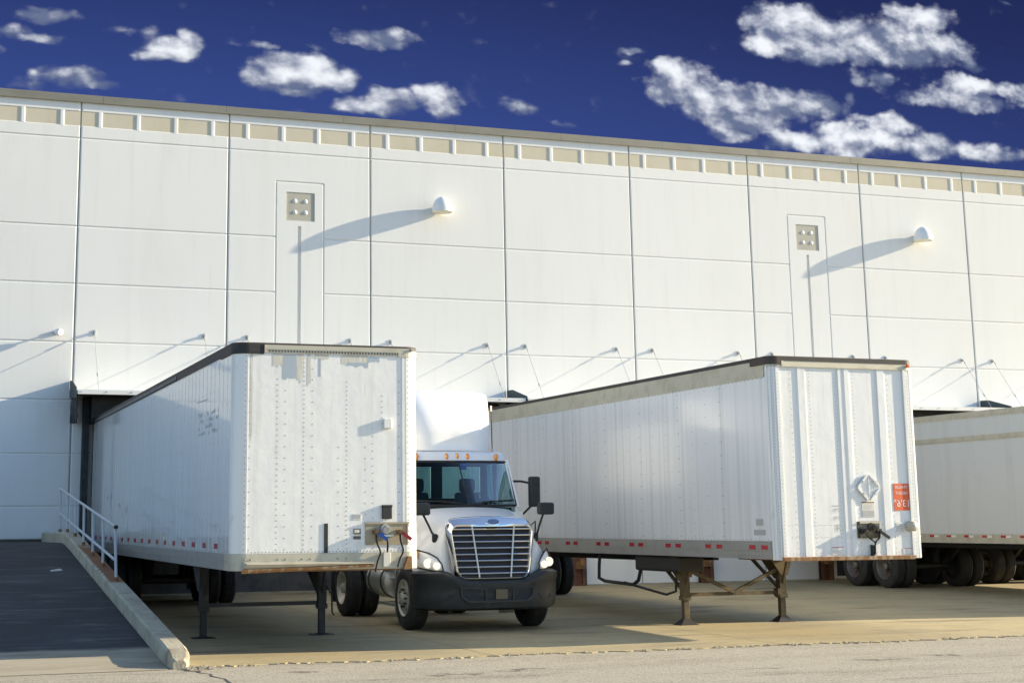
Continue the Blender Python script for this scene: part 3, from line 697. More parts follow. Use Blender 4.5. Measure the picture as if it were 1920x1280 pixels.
# front top rail (tan, with slotted lower band) and corner caps
fr = MB(); fr.box(-HW+.42, HW-.30, -.016, .0, zs1+.045, zt-.014); fr.box(-HW+.42, HW-.30, -.010, .0, zs1, zs1+.044)
for k in range(44): fr.box(-HW+.47+k*.042, -HW+.49+k*.042, -.0125, -.0101, zs1+.012, zs1+.034, 1)
fr.box(-HW+.405,-HW+.42,-.022,.0,zs1-.005,zt-.014)
fr.build('front_top_rail', [M['alu'], M['darkrail']], t1)
cc = MB(); A = [(-HW,.9)] + arc(-HW+r, r, r, 180, 270, 8) + [(-HW+.40, 0)]; cc.strip(A[::-1], zs1-.02, zt-.013, .03, 0, False, .014); cc.build('corner_cap', M['darkrail'], t1)
cc = MB(); A = [(HW-.30,0)] + arc(HW-r, r, r, 270, 360, 8) + [(HW,.35)]; cc.strip(A[::-1], zs1-.012, zs1+.075, .03, 0, False, .014); cc.strip([(HW-.30,0),(HW-.13,0)][::-1], zs1+.076, zt-.014, .03, 0, False, .012); cc.box(HW-.12,HW-.05,-.03,.01,zs1+.078,zt-.016); cc.rivet((HW-.1,-.03,zt-.05),(0,-1,0),.012,.01); cc.build('corner_bracket', M['alu'], t1)
sr = MB(); sr.box(-HW-.019,-HW-.0145, 4.6, 15.9, zs1+.020, zs1+.075)
sr.build('side_top_strip', M['railgrey'], t1)
# front sill with bolster lip
si = MB(); A = [(-HW,.45)] + arc(-HW+r, r, r, 180, 270, 8) + arc(HW-r, r, r, 270, 360, 8) + [(HW,.45)]
si.strip(A[::-1], zb, zs0-.002, .05, 0, False, .010)
for a in (.17,.25,.62,.72,.95,1.06,1.43,1.55,2.30): si.rivet((lx(a), -.010, zs0-.075), (0,-1,0), .016, .014, 1)
si.build('front_sill', [M['alu'], M['rivet']], t1)
lp = MB()
for (x0, x1, za, zb_) in ((-HW+.13, .62, zb+.085, zb+.005),):
    lp.hexa([(x0+.0,-.09,zb_+.02),(x1,-.09,zb_+.06),(x1,-.012,zb_+.05),(x0,-.012,zb_-.02),(x0+.06,-.13,za),(x1,-.13,za-.01),(x1,-.012,za+.02),(x0+.02,-.012,za+.03)])
    lp.hexa([(x0+.0,-.10,zb_-.01),(x1,-.10,zb_+.03),(x1,-.012,zb_+.02),(x0,-.012,zb_-.04),(x0+.0,-.11,zb_+.018),(x1,-.11,zb_+.055),(x1,-.013,zb_+.045),(x0,-.013,zb_-.022)], 1)
lp.build('bolster_lip', [M['alu'], M['rustlip']], t1)
bp_ = MB(); bp_.box(-1.0,1.0,.02,1.6,zb-.02,zb-.002); bp_.build('pickup_plate', M['rust'], t1)
# fittings on the nose
b = MB(); b.box(lx(2.072),lx(2.187),-.042,.004,3.016,3.152); b.build('vent_box', M['trwhite'], t1, bevel=.008)
b = MB(); b.box(lx(2.052),lx(2.188),-.03,.004,1.80,1.985); b.box(lx(2.046),lx(2.194),-.034,.004,1.955,1.987); b.build('document_box', M['black'], t1, bevel=.006)
b = MB(); b.box(lx(1.246),lx(1.298),-.004,.004,1.29,1.745); b.build('rubber_strip', M['black'], t1)
st = MB(); st.box(lx(1.646),lx(1.758),.0005,.006,1.790,1.868)
for k in range(3): st.box(lx(1.655+.034*k),lx(1.682+.034*k),-.001,.0004,1.805,1.862,1)
st.build('sticker', [M['paper'], M['greyink']], t1)
st = MB(); st.box(lx(1.646),lx(1.758),.0005,.006,1.53,1.678)
st.box(lx(1.650),lx(1.754),-.001,.0004,1.60,1.674,1); st.box(lx(1.650),lx(1.754),-.001,.0004,1.534,1.575,1); st.box(lx(1.665),lx(1.735),-.002,-.0011,1.62,1.66,2)
st.build('sticker', [M['paper'], M['darkink'], M['stain']], t1)
st = MB(); st.box(HW-.045,HW-.005,.02,.06,1.60,1.68); 
pnl = conn_panel(t1, 'connector_panel', lx(1.818), lx(2.421), 1.457, 1.752, .002, M['panel'])
sk = MB(); c = (lx(2.09), -.01, 1.665); sk.cyl(c,(c[0],-.05,c[2]),.072,.066,16); sk.cyl((c[0],-.05,c[2]),(c[0],-.085,c[2]-.01),.05,.045,12); sk.box(c[0]-.06,c[0]+.10,-.09,-.01,c[2]-.10,c[2]-.075); sk.build('socket', M['galv'], pnl)
for xx, cm, sg in ((1.96, M['blue'], 1), (2.30, M['redhand'], 1)):
    gh = MB(); gh.box(lx(xx)-.05,lx(xx)+.03,-.06,-.012,1.60,1.655,1); gh.bar((lx(xx)+.02,-.09,1.61),(lx(xx)+.13,-.12,1.525),.04,.045,0); gh.cyl((lx(xx),-.03,1.63),(lx(xx),-.09,1.62),.03,n=10,m=1); gh.build('gladhand', [cm, M['rust']], pnl)
for pts in ([(1.955,-.06,1.60),(1.95,-.09,1.50),(2.0,-.10,1.36),(1.96,-.10,1.24),(1.935,-.08,1.10)], [(2.09,-.06,1.60),(2.105,-.09,1.5),(2.11,-.06,1.36)], [(2.29,-.06,1.60),(2.29,-.09,1.5),(2.32,-.11,1.38),(2.27,-.10,1.26),(2.25,-.08,1.16)]):
    h = MB(); P = []
    V = [Vector((lx(p[0]),p[1],p[2])) for p in pts]
    for i in range(len(V)-1):
        for k in range(4): 
            t = k/4; a0, a1, a2, a3 = V[max(i-1,0)], V[i], V[i+1], V[min(i+2,len(V)-1)]
            P.append(.5*((2*a1)+(a2-a0)*t+(2*a0-5*a1+4*a2-a3)*t*t+(3*a1-a0-3*a2+a3)*t**3))
    P.append(V[-1]); h.tube(P, .013, 6); h.build('air_hose', M['rubber'], pnl)
jb = MB(); jb.box(lx(2.06),lx(2.16),-.05,-.012,1.165,1.355); jb.build('junction_box', M['paper'], t1, bevel=.006)
b = MB(); b.hexa([(lx(2.33),-.1,zb-.01),(lx(2.45),-.1,zb-.01),(lx(2.45),-.012,zb-.01),(lx(2.33),-.012,zb-.01),(lx(2.40),-.08,zb+.16),(lx(2.45),-.08,zb+.16),(lx(2.45),-.012,zb+.16),(lx(2.40),-.012,zb+.16)]); b.build('gusset', M['rust'], t1)
for k in range(17):
    y = 1.08 + .87*k; q = MB(); q.box(-HW-.006,-HW-.0005,y-.12,y+.12,zs0+.055,zs0+.125); q.build('reflector', M['red'], t1)
# scuffs: short dark scrape lines and worn lettering on the side
sc = MB()
for y, z, w, h in ((4.9,1.78,1.0,.018),(2.3,3.52,.9,.014),(11.3,2.1,.25,.1),(12.6,2.3,.12,.1),(13.2,2.3,.06,.08),(10.6,1.95,.12,.22),(10.2,2.0,.14,.12),(10.0,1.7,.06,.2)):
    sc.box(-HW-.0042,-HW-.0035,y-w/2,y+w/2,z-h/2,z+h/2)
for rr in range(4):
    for k in range(12):
        if random.random() < .75: yy = 1.05+k*.13; sc.box(-HW-.0042,-HW-.0035,yy,yy+random.uniform(.03,.09),3.02+.09*rr,3.02+.09*rr+random.uniform(.025,.06))
sc.build('worn_lettering', M['wornink'], t1)
zgl = (GS-TLs)*3.86
leg_set(t1, 3.86, 1.87, zb, zgl, M['darkrail'], 0)
cbm = MB(); cbm.box(-.87,.87,3.84,3.88,zgl+.46,zgl+.52); cbm.build('cross_brace', M['darkrail'], t1)
lc = MB(); lc.tube([(1.0,3.80,.75+zgl),(1.06,3.72,.62+zgl),(1.07,3.72,.34+zgl),(1.10,3.72,.30+zgl)],.014,6); lc.build('crank_handle', M['black'], t1)
tag(t1, 'white box trailer with peeling stained riveted nose, parked beside the ramp', 'semi-trailer', 'box trailers backed up to the docks')

# ---- ribbed trailer in the middle right (plate trailer with hat posts)
TRx, TRy, TRyaw, TRs = 12.468, -16.443, -.014, .005
t2 = place_trailer('semi_trailer', TRx, TRy, TRyaw, TRs)
L, zb, zt, hb, ht, r = 16.1, 1.167, 4.170, .266, .29, .13
H, tr, br, zs0, zs1 = trailer_common(t2, L, zb, zt, hb, ht, r, M['trwhite'], M['trside'], M['aluplain'], M['alu'], 3.45, (12.9, 14.15), GS-TRs, M['roofdark'])
seams = [r+1.36*k for k in range(1,12)]
skin(t2, L, r, zs0, zs1, M['trwhite'], M['trside'], seams, [s+d for s in seams[:7] for d in (-.02,.02,.45,.9)], .21)
tr2 = MB(); 
for sx in (-1, 1):
    pts = [(sx*HW, r+.02),(sx*HW, L-.09)]
    if sx > 0: pts = pts[::-1]
    tr2.strip(pts, zs1, zt-.046, .04, 0, False, .006); tr2.strip(pts, zt-.045, zt-.013, .04, 1, False, .010); tr2.strip(pts, zs1-.012, zs1+.012, .02, 0, False, .011)
    if sx < 0:
        for k in range(70):
            for q in (.05,.11): tr2.rivet((sx*(HW+.006), r+.15+k*.12+random.uniform(-.02,.02), zs1+q), (sx,0,0), .008, .006, 2)
tr2.build('top_rail', [M['alu'], M['darkrail'], M['rivet']], t2)
for k in range(13):
    for q in (.03,.10): br.rivet((-HW-.006, .3+k*.1, zb+.02+q*.9), (-1,0,0), .016, .008, 1)
y = .3
while y < 15.5:
    br.rivet((-HW-.006, y, zb+hb-.02), (-1,0,0), .009, .006, 1); y += .1
br.build('bottom_rail', [M['aluplain'], M['rivet']], t2)
nz = MB(); nz.box(-HW+r, HW-r, .006, .03, zb+.0, zt-.14)
for a, st in ((.055,.048),(.36,.09),(.69,.06),(1.145,.06),(1.47,.06),(1.9,.06),(2.10,.08),(2.44,.05)): rivcol(nz, lx(a), zb+.06, zt-.16, st, .006, .007)
for z in (1.25,1.48,1.66):
    for k in range(40):
        if random.random() < .8: nz.rivet((lx(.16+k*.057),.006,z),(0,-1,0),.006,.005,1)
nz.build('nose_wall', [M['trwhite'], M['rivet']], t2)
def hat(mb, x0, x1, z0, z1, d=.042, f=.028):
    s0, s1 = x0+f, x1-f
    mb.grid([[(x0,.005,z),(s0-.004,.003,z),(s0+.006,-d,z),(s1-.006,-d,z),(s1+.004,.003,z),(x1,.005,z)] for z in (z0,z1)],0,False)
    mb.add([(s0-.004,.003,z1),(s0+.006,-d,z1),(s1-.006,-d,z1),(s1+.004,.003,z1)],[(0,1,2,3)]); mb.add([(s0-.004,.003,z0),(s0+.006,-d,z0),(s1-.006,-d,z0),(s1+.004,.003,z0)],[(0,1,2,3)])
for a, b_ in ((.45,.64),(1.17,1.275),(1.285,1.43),(1.88,2.07)):
    hp = MB(); hat(hp, lx(a), lx(b_), zb+.01, zt-.142, .0095); hp.build('nose_post', M['trwhite'], t2)
for sx in (-1, 1):
    cpst = MB(); A = arc(-HW+r, r, r, 180, 270, 10) if sx < 0 else arc(HW-r, r, r, 270, 360, 10)
    pts = []
    for k, (x, y) in enumerate(A):
        pts.append((x, y))
    cpst.strip(A[::-1], zb-.012, zt-.12, .02, 0, True, .004)
    for ang in ((200,222,244) if sx < 0 else (296,318,340)):
        cx, cy = sx*(HW-r), r; g = math.radians(ang)
        cpst.cyl((cx+(r+.006)*math.cos(g), cy+(r+.006)*math.sin(g), zb-.01), (cx+(r+.006)*math.cos(g), cy+(r+.006)*math.sin(g), zt-.122), .014, n=8)
    cpst.box(sx*(HW-r)-.03, sx*(HW-r)+.03, -.012, .006, zb-.01, zt-.142)
    if sx > 0: cpst.box(HW-r-.075, HW-r-.035, -.022, .006, zb, zt-.142)
    z = zb+.06
    while z < zt-.2: cpst.rivet((sx*(HW-r), -.012, z), (0,-1,0), .007, .006, 1); z += .055
    cpst.build('corner_post', [M['trwhite'], M['rivet']], t2)
fr = MB(); A = arc(-HW+r, r, r, 180, 270, 8) + arc(HW-r, r, r, 270, 360, 8)
fr.strip([(-HW,.35)][:0] + A[::-1], zt-.138, zt-.013, .05, 0, False, .014)
fr.strip(A[::-1], zt-.06, zt-.013, .02, 1, False, .020)
fr.strip(A[::-1], zt-.150, zt-.134, .03, 0, False, .024)
fr.box(-HW+.20,-HW+.235,-.03,.0,zt-.135,zt-.062); fr.build('front_top_rail', [M['alu'], M['darkrail']], t2)
cc = MB(); A = [(-HW,.5)] + arc(-HW+r, r, r, 180, 270, 8) + [(-HW+.19, 0)]; cc.strip(A[::-1], zt-.115, zt-.014, .03, 0, False, .028); cc.build('corner_cap', M['roofdark'], t2)
ml = MB(); ml.box(HW-.135,HW-.075,-.05,-.02,zt-.115,zt-.06); ml.build('marker_lamp', M['orangesign'], t2, bevel=.01)
si = MB(); si.hexa([(lx(.10),-.055,zb-.02),(lx(2.40),-.055,zb-.02),(lx(2.40),.0,zb-.03),(lx(.10),.0,zb-.03),(lx(.06),-.065,zb+.028),(lx(2.42),-.065,zb+.028),(lx(2.42),.0,zb+.035),(lx(.06),.0,zb+.035)]); si.build('front_sill', M['rustlip'], t2)
bp_ = MB(); bp_.box(-1.0,1.0,.03,1.6,zb-.03,zb-.004); bp_.build('pickup_plate', M['rust'], t2)
# placard holder
dx, dz, q = lx(1.645), 2.215, .20
ph = MB(); ph.prism([(-q,0),(0,q),(q,0),(0,-q)], lambda u, w: (dx+u,-.004,dz+w), lambda u, w: (dx+u,-.012,dz+w))
ph.box(dx-.006,dx+.006,-.03,-.0121,dz-q+.02,dz+q-.01)
for s1_, s2_ in ((-1,1),(1,1),(1,-1),(-1,-1)):
    ph.bar((dx+s1_*q*.95,-.022,dz+s2_*q*.08),(dx+s1_*q*.12,-.022,dz+s2_*q*.92),.028,.03,0,(0,1,0)); ph.box(dx+s1_*q*.5-.02,dx+s1_*q*.5+.02,-.05,-.03,dz+s2_*q*.45-.012,dz+s2_*q*.45+.012,1)
ph.build('placard_holder', [M['trwhite'], M['galv']], t2)
lb = MB(); lb.box(lx(1.517),lx(1.738),-.001,.0055,1.778,2.003); lb.box(lx(1.517),lx(1.738),-.002,-.0011,1.985,2.003,1); lb.box(lx(1.525),lx(1.73),-.002,-.0011,1.785,1.87,2)
for k in range(5): lb.box(lx(1.545),lx(1.545+random.uniform(.10,.18)),-.0022,-.0011,1.885+.018*k,1.890+.018*k,3)
lb.build('paper_notice', [M['paper'], M['rust'], M['greyink'], M['greyink']], t2)
# mirror-written height sign
hs = MB(); sx0, sx1 = lx(2.105), lx(2.385); sz0, sz1 = 1.871, 2.275; scx = (sx0+sx1)/2
hs.box(sx0,sx1,-.003,.005,sz0,sz1)
text_into(hs, 'TRAILER', .062, (scx,-.0045,sz1-.055), (1,0,0), (0,0,1), m=1, flip=True)
text_into(hs, 'HEIGHT', .062, (scx,-.0045,sz1-.145), (1,0,0), (0,0,1), m=1, flip=True)
text_into(hs, "13'6\"", .150, (scx,-.0045,sz0+.10), (1,0,0), (0,0,1), m=1, flip=True)
hs.build('height_sign', [M['orangesign'], M['whiteink']], t2)
tx = MB(); text_into(tx, 'R', .15, (lx(1.085),-.0005,1.61), (1,0,0), (0,0,1))
text_into(tx, '(M.', .085, (lx(1.06),-.0005,1.88), (1,0,0), (0,0,1)); text_into(tx, '(M.', .085, (lx(1.06),-.0005,1.76), (1,0,0), (0,0,1))
tx.box(lx(1.0),lx(1.12),-.001,.0045,1.945,1.950)
tx.build('fleet_lettering', M['greyink'], t2)
st = MB(); st.box(lx(.945),lx(1.14),.0,.0055,1.22,1.335); st.box(lx(.945),lx(1.14),-.001,-.0001,1.325,1.335,1); st.box(lx(.96),lx(1.1),-.001,-.0001,1.24,1.29,2); st.build('sticker', [M['white'], M['red'], M['paper']], t2)
st = MB(); st.box(lx(2.22),lx(2.41),.0,.0055,1.22,1.30); st.box(lx(2.22),lx(2.41),-.001,-.0001,1.295,1.302,1); st.build('sticker', [M['white'], M['orangesign']], t2)
st = MB(); st.box(lx(2.12),lx(2.24),.0,.0055,1.55,1.69); 
for k in range(4): st.box(lx(2.125),lx(2.235),-.001,-.0001,1.56+.032*k,1.574+.032*k,1)
st.build('sticker', [M['white'], M['stain']], t2)
pnl = conn_panel(t2, 'connector_panel', lx(1.455), lx(1.815), 1.46, 1.70, -.002, M['alu'])
sk = MB(); sk.box(lx(1.41),lx(1.81),-.014,-.0021,1.46,1.71) ; sk.cyl((lx(1.64),-.01,1.63),(lx(1.64),-.10,1.62),.065,.06,14); sk.cyl((lx(1.64),-.10,1.62),(lx(1.64),-.135,1.61),.05,.04,12,1); sk.box(lx(1.43),lx(1.50),-.04,-.0141,1.53,1.60,1); sk.build('socket', [M['legmetal'], M['black']], pnl)
for a, d in ((1.48,.12),(1.76,.14)):
    gh = MB(); gh.box(lx(a)-.04,lx(a)+.04,-.07,-.014,1.535,1.60,1); gh.bar((lx(a),-.08,1.56),(lx(a)+d,-.11,1.46),.035,.04); gh.build('gladhand', [M['legmetal'], M['black']], pnl)
for pts in ([(1.50,-.05,1.55),(1.56,-.09,1.46),(1.66,-.08,1.40),(1.68,-.05,1.30),(1.67,-.06,1.22)], [(1.78,-.05,1.55),(1.74,-.08,1.46),(1.67,-.09,1.41),(1.66,-.06,1.33)]):
    h = MB(); h.tube([(lx(p[0]),p[1],p[2]) for p in pts], .012, 6); h.build('air_hose', M['rubber'], pnl)
b = MB(); b.box(lx(1.63),lx(1.67),-.05,.004,1.20,1.36); b.box(lx(1.66),lx(1.73),-.03,.004,1.20,1.235,1); b.build('hose_bracket', [M['black'], M['galv']], t2)
kb = MB(); kb.cyl((lx(2.351),.005,1.63),(lx(2.351),-.12,1.63),.078,.072,18); kb.lathe([(.072,0),(.06,.02),(.03,.03),(0,.032)], (lx(2.351),-.12,1.63), (0,-1,0), 18); kb.build('canister', M['alu'], t2)
for k in range(12):
    for d in (.34, .68):
        y = d + 1.315*k; q = MB(); q.box(-HW-.012,-HW-.0065,y-.085,y+.085,zb+hb-.125,zb+hb-.062); q.build('reflector', M['red'], t2)
fd = MB(); fd.box(-HW-.0045,-HW-.0035,.35,.55,1.66,1.76); fd.box(-HW-.0045,-HW-.0035,.3,.62,1.52,1.60); fd.build('faded_number', M['greyink'], t2)
zgl = (GS-TRs)*3.45
leg_set(t2, 3.45, 1.88, zb, zgl, M['legmetal'], 1)
cbm = MB(); zc = zgl+.49
cbm.box(-.87,.87,3.43,3.47,zc-.03,zc+.03); cbm.bar((-.86,3.42,zc+.40),(.0,3.42,zc+.02),.05,.06); cbm.bar((.86,3.42,zc+.40),(.0,3.42,zc+.02),.05,.06); cbm.box(.83,.95,3.38,3.52,zc-.06,zc+.07)
cbm.build('cross_brace', M['legmetal'], t2)
gb = MB(); gb.box(-1.22,-.72,3.15,4.7,zb-.27,zb-.01); gb.build('gear_box', M['black'], t2, bevel=.04)
pt = MB(); pt.tube([(-1.15,6.2,zb),(-1.17,6.2,zb-.2),(-1.18,6.2,zb-.45),(-1.16,6.0,zb-.50),(-1.1,5.0,zb-.53),(-1.1,4.8,zb-.45),(-1.1,4.7,zb-.25)],.032,8); pt.build('bent_pipe', M['black'], t2)
pt = MB(); pt.tube([(-1.12,5.3,zb-.50),(-1.1,4.6,zb-.58),(-1.05,3.9,zb-.66),(-1.0,3.65,zb-.6),(-1.0,3.6,zb-.3)],.022,8); pt.build('air_hose', M['rubber'], t2)
tag(t2, 'white box trailer with ribbed nose and orange height sign, standing on landing legs', 'semi-trailer', 'box trailers backed up to the docks')

# ---- grey trailers on the right
def plain_trailer(x0, y0, L, ax, lab):
    t = place_trailer('semi_trailer', x0, y0, 0.0, .006)
    zb, zt, hb, ht, r = 1.17, 4.05, .20, .13, .15
    H, tr, br, zs0, zs1 = trailer_common(t, L, zb, zt, hb, ht, r, M['trgrey'], M['trgrey'], M['alu'], M['alu'], 3.2, ax, GS-.006, M['alu'])
    skin(t, L, r, zs0, zs1, M['trgrey'], M['trgrey'], [r+.02+1.22*k for k in range(1,12)], [r+1.22*k for k in range(1,12)], .3)
    tr.strip([(-HW,L-.1),(-HW,r)][::-1], zs1+.04, zs1+.07, .02, 0, False, .016); tr.build('top_rail', M['alu'], t); br.build('bottom_rail', M['alu'], t)
    bd = MB(); bd.box(-HW-.012,-HW-.0005,r,L-.1,zb+2.24,zb+2.36); bd.box(-HW-.020,-HW-.0121,r,L-.1,zb+2.27,zb+2.29); bd.build('side_band', M['alu'], t)
    nz = MB(); nz.box(-HW+r,HW-r,.006,.03,zs0,zs1); nz.build('nose_wall', M['trwhite'], t)
    for sx in (-1, 1):
        cpst = MB(); A = arc(-HW+r, r, r, 180, 270, 8) if sx < 0 else arc(HW-r, r, r, 270, 360, 8); cpst.strip(A[::-1], zb, zs1, .02, 0, True, .003); cpst.build('corner_post', M['trwhite'], t)
    si = MB(); si.box(-HW+r,HW-r,-.004,.03,zb,zs0-.001); si.build('front_sill', M['alu'], t)
    k = 0; y = .5
    while y < L-.4:
        q = MB(); q.box(-HW-.0125,-HW-.0065,y-.16,y-.005,zb+.125,zb+.175); q.build('reflector', M['white'], t)
        q = MB(); q.box(-HW-.0125,-HW-.0065,y+.005,y+.16,zb+.125,zb+.175); q.build('reflector', M['red'], t); y += .61
    leg_set(t, 3.2, 1.87, zb, (GS-.006)*3.2, M['legmetal'], 0)
    tag(t, lab, 'semi-trailer', 'box trailers backed up to the docks')
    return t
plain_trailer(22.85, -14.2, 13.95, (9.85, 11.10), 'grey sided box trailer with red and white reflector strip at the right edge')
plain_trailer(26.42, -14.2, 13.95, (10.65, 11.90), 'trailer mostly hidden behind the grey one, only wheels and underside showing')

# ------------------------------------------------------------------ white day-cab truck
tk = empty('truck', (9.26, -13.30, gz(-13.30)), (math.atan(GS), 0, 0))
def mirror_rows(half): return [[(-p[0], p[1], p[2]) for p in reversed(row[1:])] + row for row in half]
hood = [
 [(0,.36,.86),(.35,.37,.86),(.64,.36,.87),(.79,.30,.90),(1.0,.40,.93),(1.155,.58,.94),(1.185,.68,.93)],
 [(0,.38,1.25),(.35,.39,1.25),(.66,.40,1.25),(.80,.30,1.22),(1.0,.46,1.18),(1.17,.70,1.14),(1.195,.76,1.00)],
 [(0,.36,1.56),(.35,.37,1.56),(.67,.40,1.54),(.80,.40,1.50),(1.0,.66,1.36),(1.17,.93,1.24),(1.195,.95,1.07)],
 [(0,.24,1.735),(.35,.26,1.725),(.67,.34,1.69),(.78,.52,1.60),(.98,.85,1.44),(1.16,1.12,1.27),(1.19,1.12,1.10)],
 [(0,.62,1.83),(.35,.64,1.82),(.68,.70,1.77),(.79,.85,1.69),(.96,1.08,1.50),(1.15,1.32,1.26),(1.19,1.30,1.09)],
 [(0,.98,1.91),(.40,1.0,1.90),(.78,1.08,1.85),(.90,1.20,1.74),(1.0,1.38,1.50),(1.14,1.52,1.20),(1.18,1.52,1.00)],
 [(0,1.22,1.96),(.48,1.27,1.95),(.90,1.45,1.91),(1.01,1.58,1.78),(1.05,1.70,1.48),(1.12,1.74,1.10),(1.16,1.76,.80)],
]
hd = MB(); hd.grid(mirror_rows(hood), 0, True)
hood_o = hd.build('hood', M['truckwhite'], tk, sub=3)
cr = hood_o.data.attributes.new('crease_edge', 'FLOAT', 'EDGE')
nm_ = MB(); nm_.box(-.5,.5,.62,1.55,.62,1.30); nm_.build('engine_block', M['black'], tk)
# bumper
bx = [(0,0),(.25,.004),(.5,.015),(.72,.04),(.88,.085),(1.02,.17),(1.12,.28),(1.18,.42),(1.205,.56),(1.205,.70)]
def bpt(x, y, lev):
    zt = .80 + .15*min(1,max(0,(x-.60)/.22))
    ins, z = [(.10,.34),(.02,.38),(.0,.46),(-.012,.60),(-.012,zt-.16),(-.028,zt-.12),(-.028,zt-.03),(.02,zt),(.14,zt+.005)][lev]
    k = 1 - ins*.8; return (x*k if x > 0 else 0, y*1.0 + ins, z)
bm_ = MB(); half = [[bpt(x, y, l) for x, y in bx] for l in range(9)]
bm_.grid(mirror_rows(half), 0, True); bump = bm_.build('bumper', M['bumper'], tk); so = bump.modifiers.new('thick','SOLIDIFY'); so.thickness = .02
ig = MB(); Z = lambda u: .46 + .20*u
pts = [(-.62,.70),(.62,.70),(.60,.56),(.50,.485),(-.50,.485),(-.60,.56)]
ig.prism(pts, lambda x, z: (x,-.022+.05*x*x,z), lambda x, z: (x,.03+.05*x*x,z), 1)
for a, b in zip(pts, pts[1:]+pts[:1]): ig.bar((a[0],-.026+.05*a[0]**2,a[1]),(b[0],-.026+.05*b[0]**2,b[1]),.03,.03,0,(0,1,0))
for x in (-.20,.27): ig.box(x-.012,x+.012,-.030,-.018,.49,.70)
ig.build('intake_grille', [M['bumper'], M['grilleback']], tk)
pl = MB(); pl.box(-.04,.16,-.040,-.0305,.52,.67); pl.build('number_plate', M['plate'], tk)
for sx in (-1, 1):
    b = MB(); b.prism([(.72,.60),(.98,.60),(.98,.54),(.90,.50),(.76,.53)], lambda x, z: (sx*x, .02+max(0,x-.72)*.42-.006, z), lambda x, z: (sx*x, .10+max(0,x-.72)*.42, z)); b.build('fog_lamp_pocket', M['grilleback'], tk)
    b = MB(); b.cyl((sx*.63,-.012,.735),(sx*.63,.06,.735),.035,n=12); b.build('tow_eye', M['black'], tk)
tp = MB(); tp.grid([[(x,.10+.10*x*x,z) for x in [-.78+1.56*k/12 for k in range(13)]] for z in (.76,.88)],0,False); tp.build('lower_gap', M['black'], tk)
# grille
def gp(u, v, d=0):          # u -1..1 across, v 0..1 up
    hw = .585 + .115*v; x = u*hw
    return Vector((x, .075+.075*v+.075*u*u-d, .855+.80*v))
gr = empty('grille', (0,0,0)); gr.parent = tk
m_ = MB(); m_.grid([[gp(-1+2*i/12, j/4, -.035) for i in range(13)] for j in range(5)], 0, False); m_.build('grille_mesh', M['grilleback'], gr)
for k in range(8):
    v = .075 + .85*k/7.0*1.02
    b = MB(); b.tube([gp(-1+2*i/16, v, .004) for i in range(17)], .012, 6); b.build('grille_bar', M['chrome'], gr)
for s_ in (-1, 1):
    b = MB()
    for k in range(20): b.bar(gp(s_*(.46+.06*k/20), k/20, .008), gp(s_*(.46+.06*(k+1)/20), (k+1)/20, .008), .024, .02, 0, (0,1,0))
    b.build('grille_post', M['tank'], gr)
fr = MB(); loop = []; CR = .16
for cu0, cv0, a0 in ((1-CR,1-CR*.85,90),(1-CR,CR*.85,0),(-1+CR,CR*.85,-90),(-1+CR,1-CR*.85,180)):
    for k in range(7):
        g = math.radians(a0-90*k/6); loop.append((cu0+CR*math.cos(g), cv0+CR*.85*math.sin(g), math.cos(g), math.sin(g)))
    nx_ = {90:(1-CR,1.0),0:(1.0,CR*.85),-90:(-1+CR,0.0),180:(-1.0,1-CR*.85)}
full = []
for i in range(len(loop)):
    p, q = loop[i], loop[(i+1) % len(loop)]
    n_ = 6 if (i % 7) == 6 else 1
    for k in range(n_):
        t_ = k/n_; full.append(tuple(p[j]+(q[j]-p[j])*t_ for j in range(4)))
rows = []
for w, d in ((-.6,-.05),(-.15,.010),(.2,.030),(.6,.026),(1.0,.0),(1.12,-.10)):
    row = []
    for (u, v, nu, nv) in full:
        up = max(0, nv); dn = max(0, -nv)
        wz = w*(.105*up + .035*dn)/.80 if w > 0 else w*.03/.80; wx = w*.055/.65
        vv = v + nv*abs(wz)*(1 if w > 0 else -1); uu = u + nu*wx
        if w > 0: vv += up*.045*w*(1-u*u)
        p = gp(uu, vv, d - .085*up*max(0,w)); row.append(p)
    rows.append(row + [row[0]])
fr.grid(rows, 0, True); fr.build('grille_surround', M['chrome'], gr)
bd = MB(); c = gp(0, 1.085, .012); bd.lathe([(0,.014),(.045,.012),(.06,.0),(.062,-.02)], (0,0,0), (0,-1,.25), 20)
for i, p in enumerate(bd.v): bd.v[i] = Vector((c.x+p.x*1.7, c.y+p.y, c.z+p.z*.75))
bdo = bd.build('badge', M['badge'], gr)
rg = MB(); rg.lathe([(.062,-.02),(.070,-.02),(.070,.004),(.060,.006)], (0,0,0), (0,-1,.25), 20)
for i, p in enumerate(rg.v): rg.v[i] = Vector((c.x+p.x*1.7, c.y+p.y, c.z+p.z*.75))
rg.build('badge_ring', M['chrome'], gr)
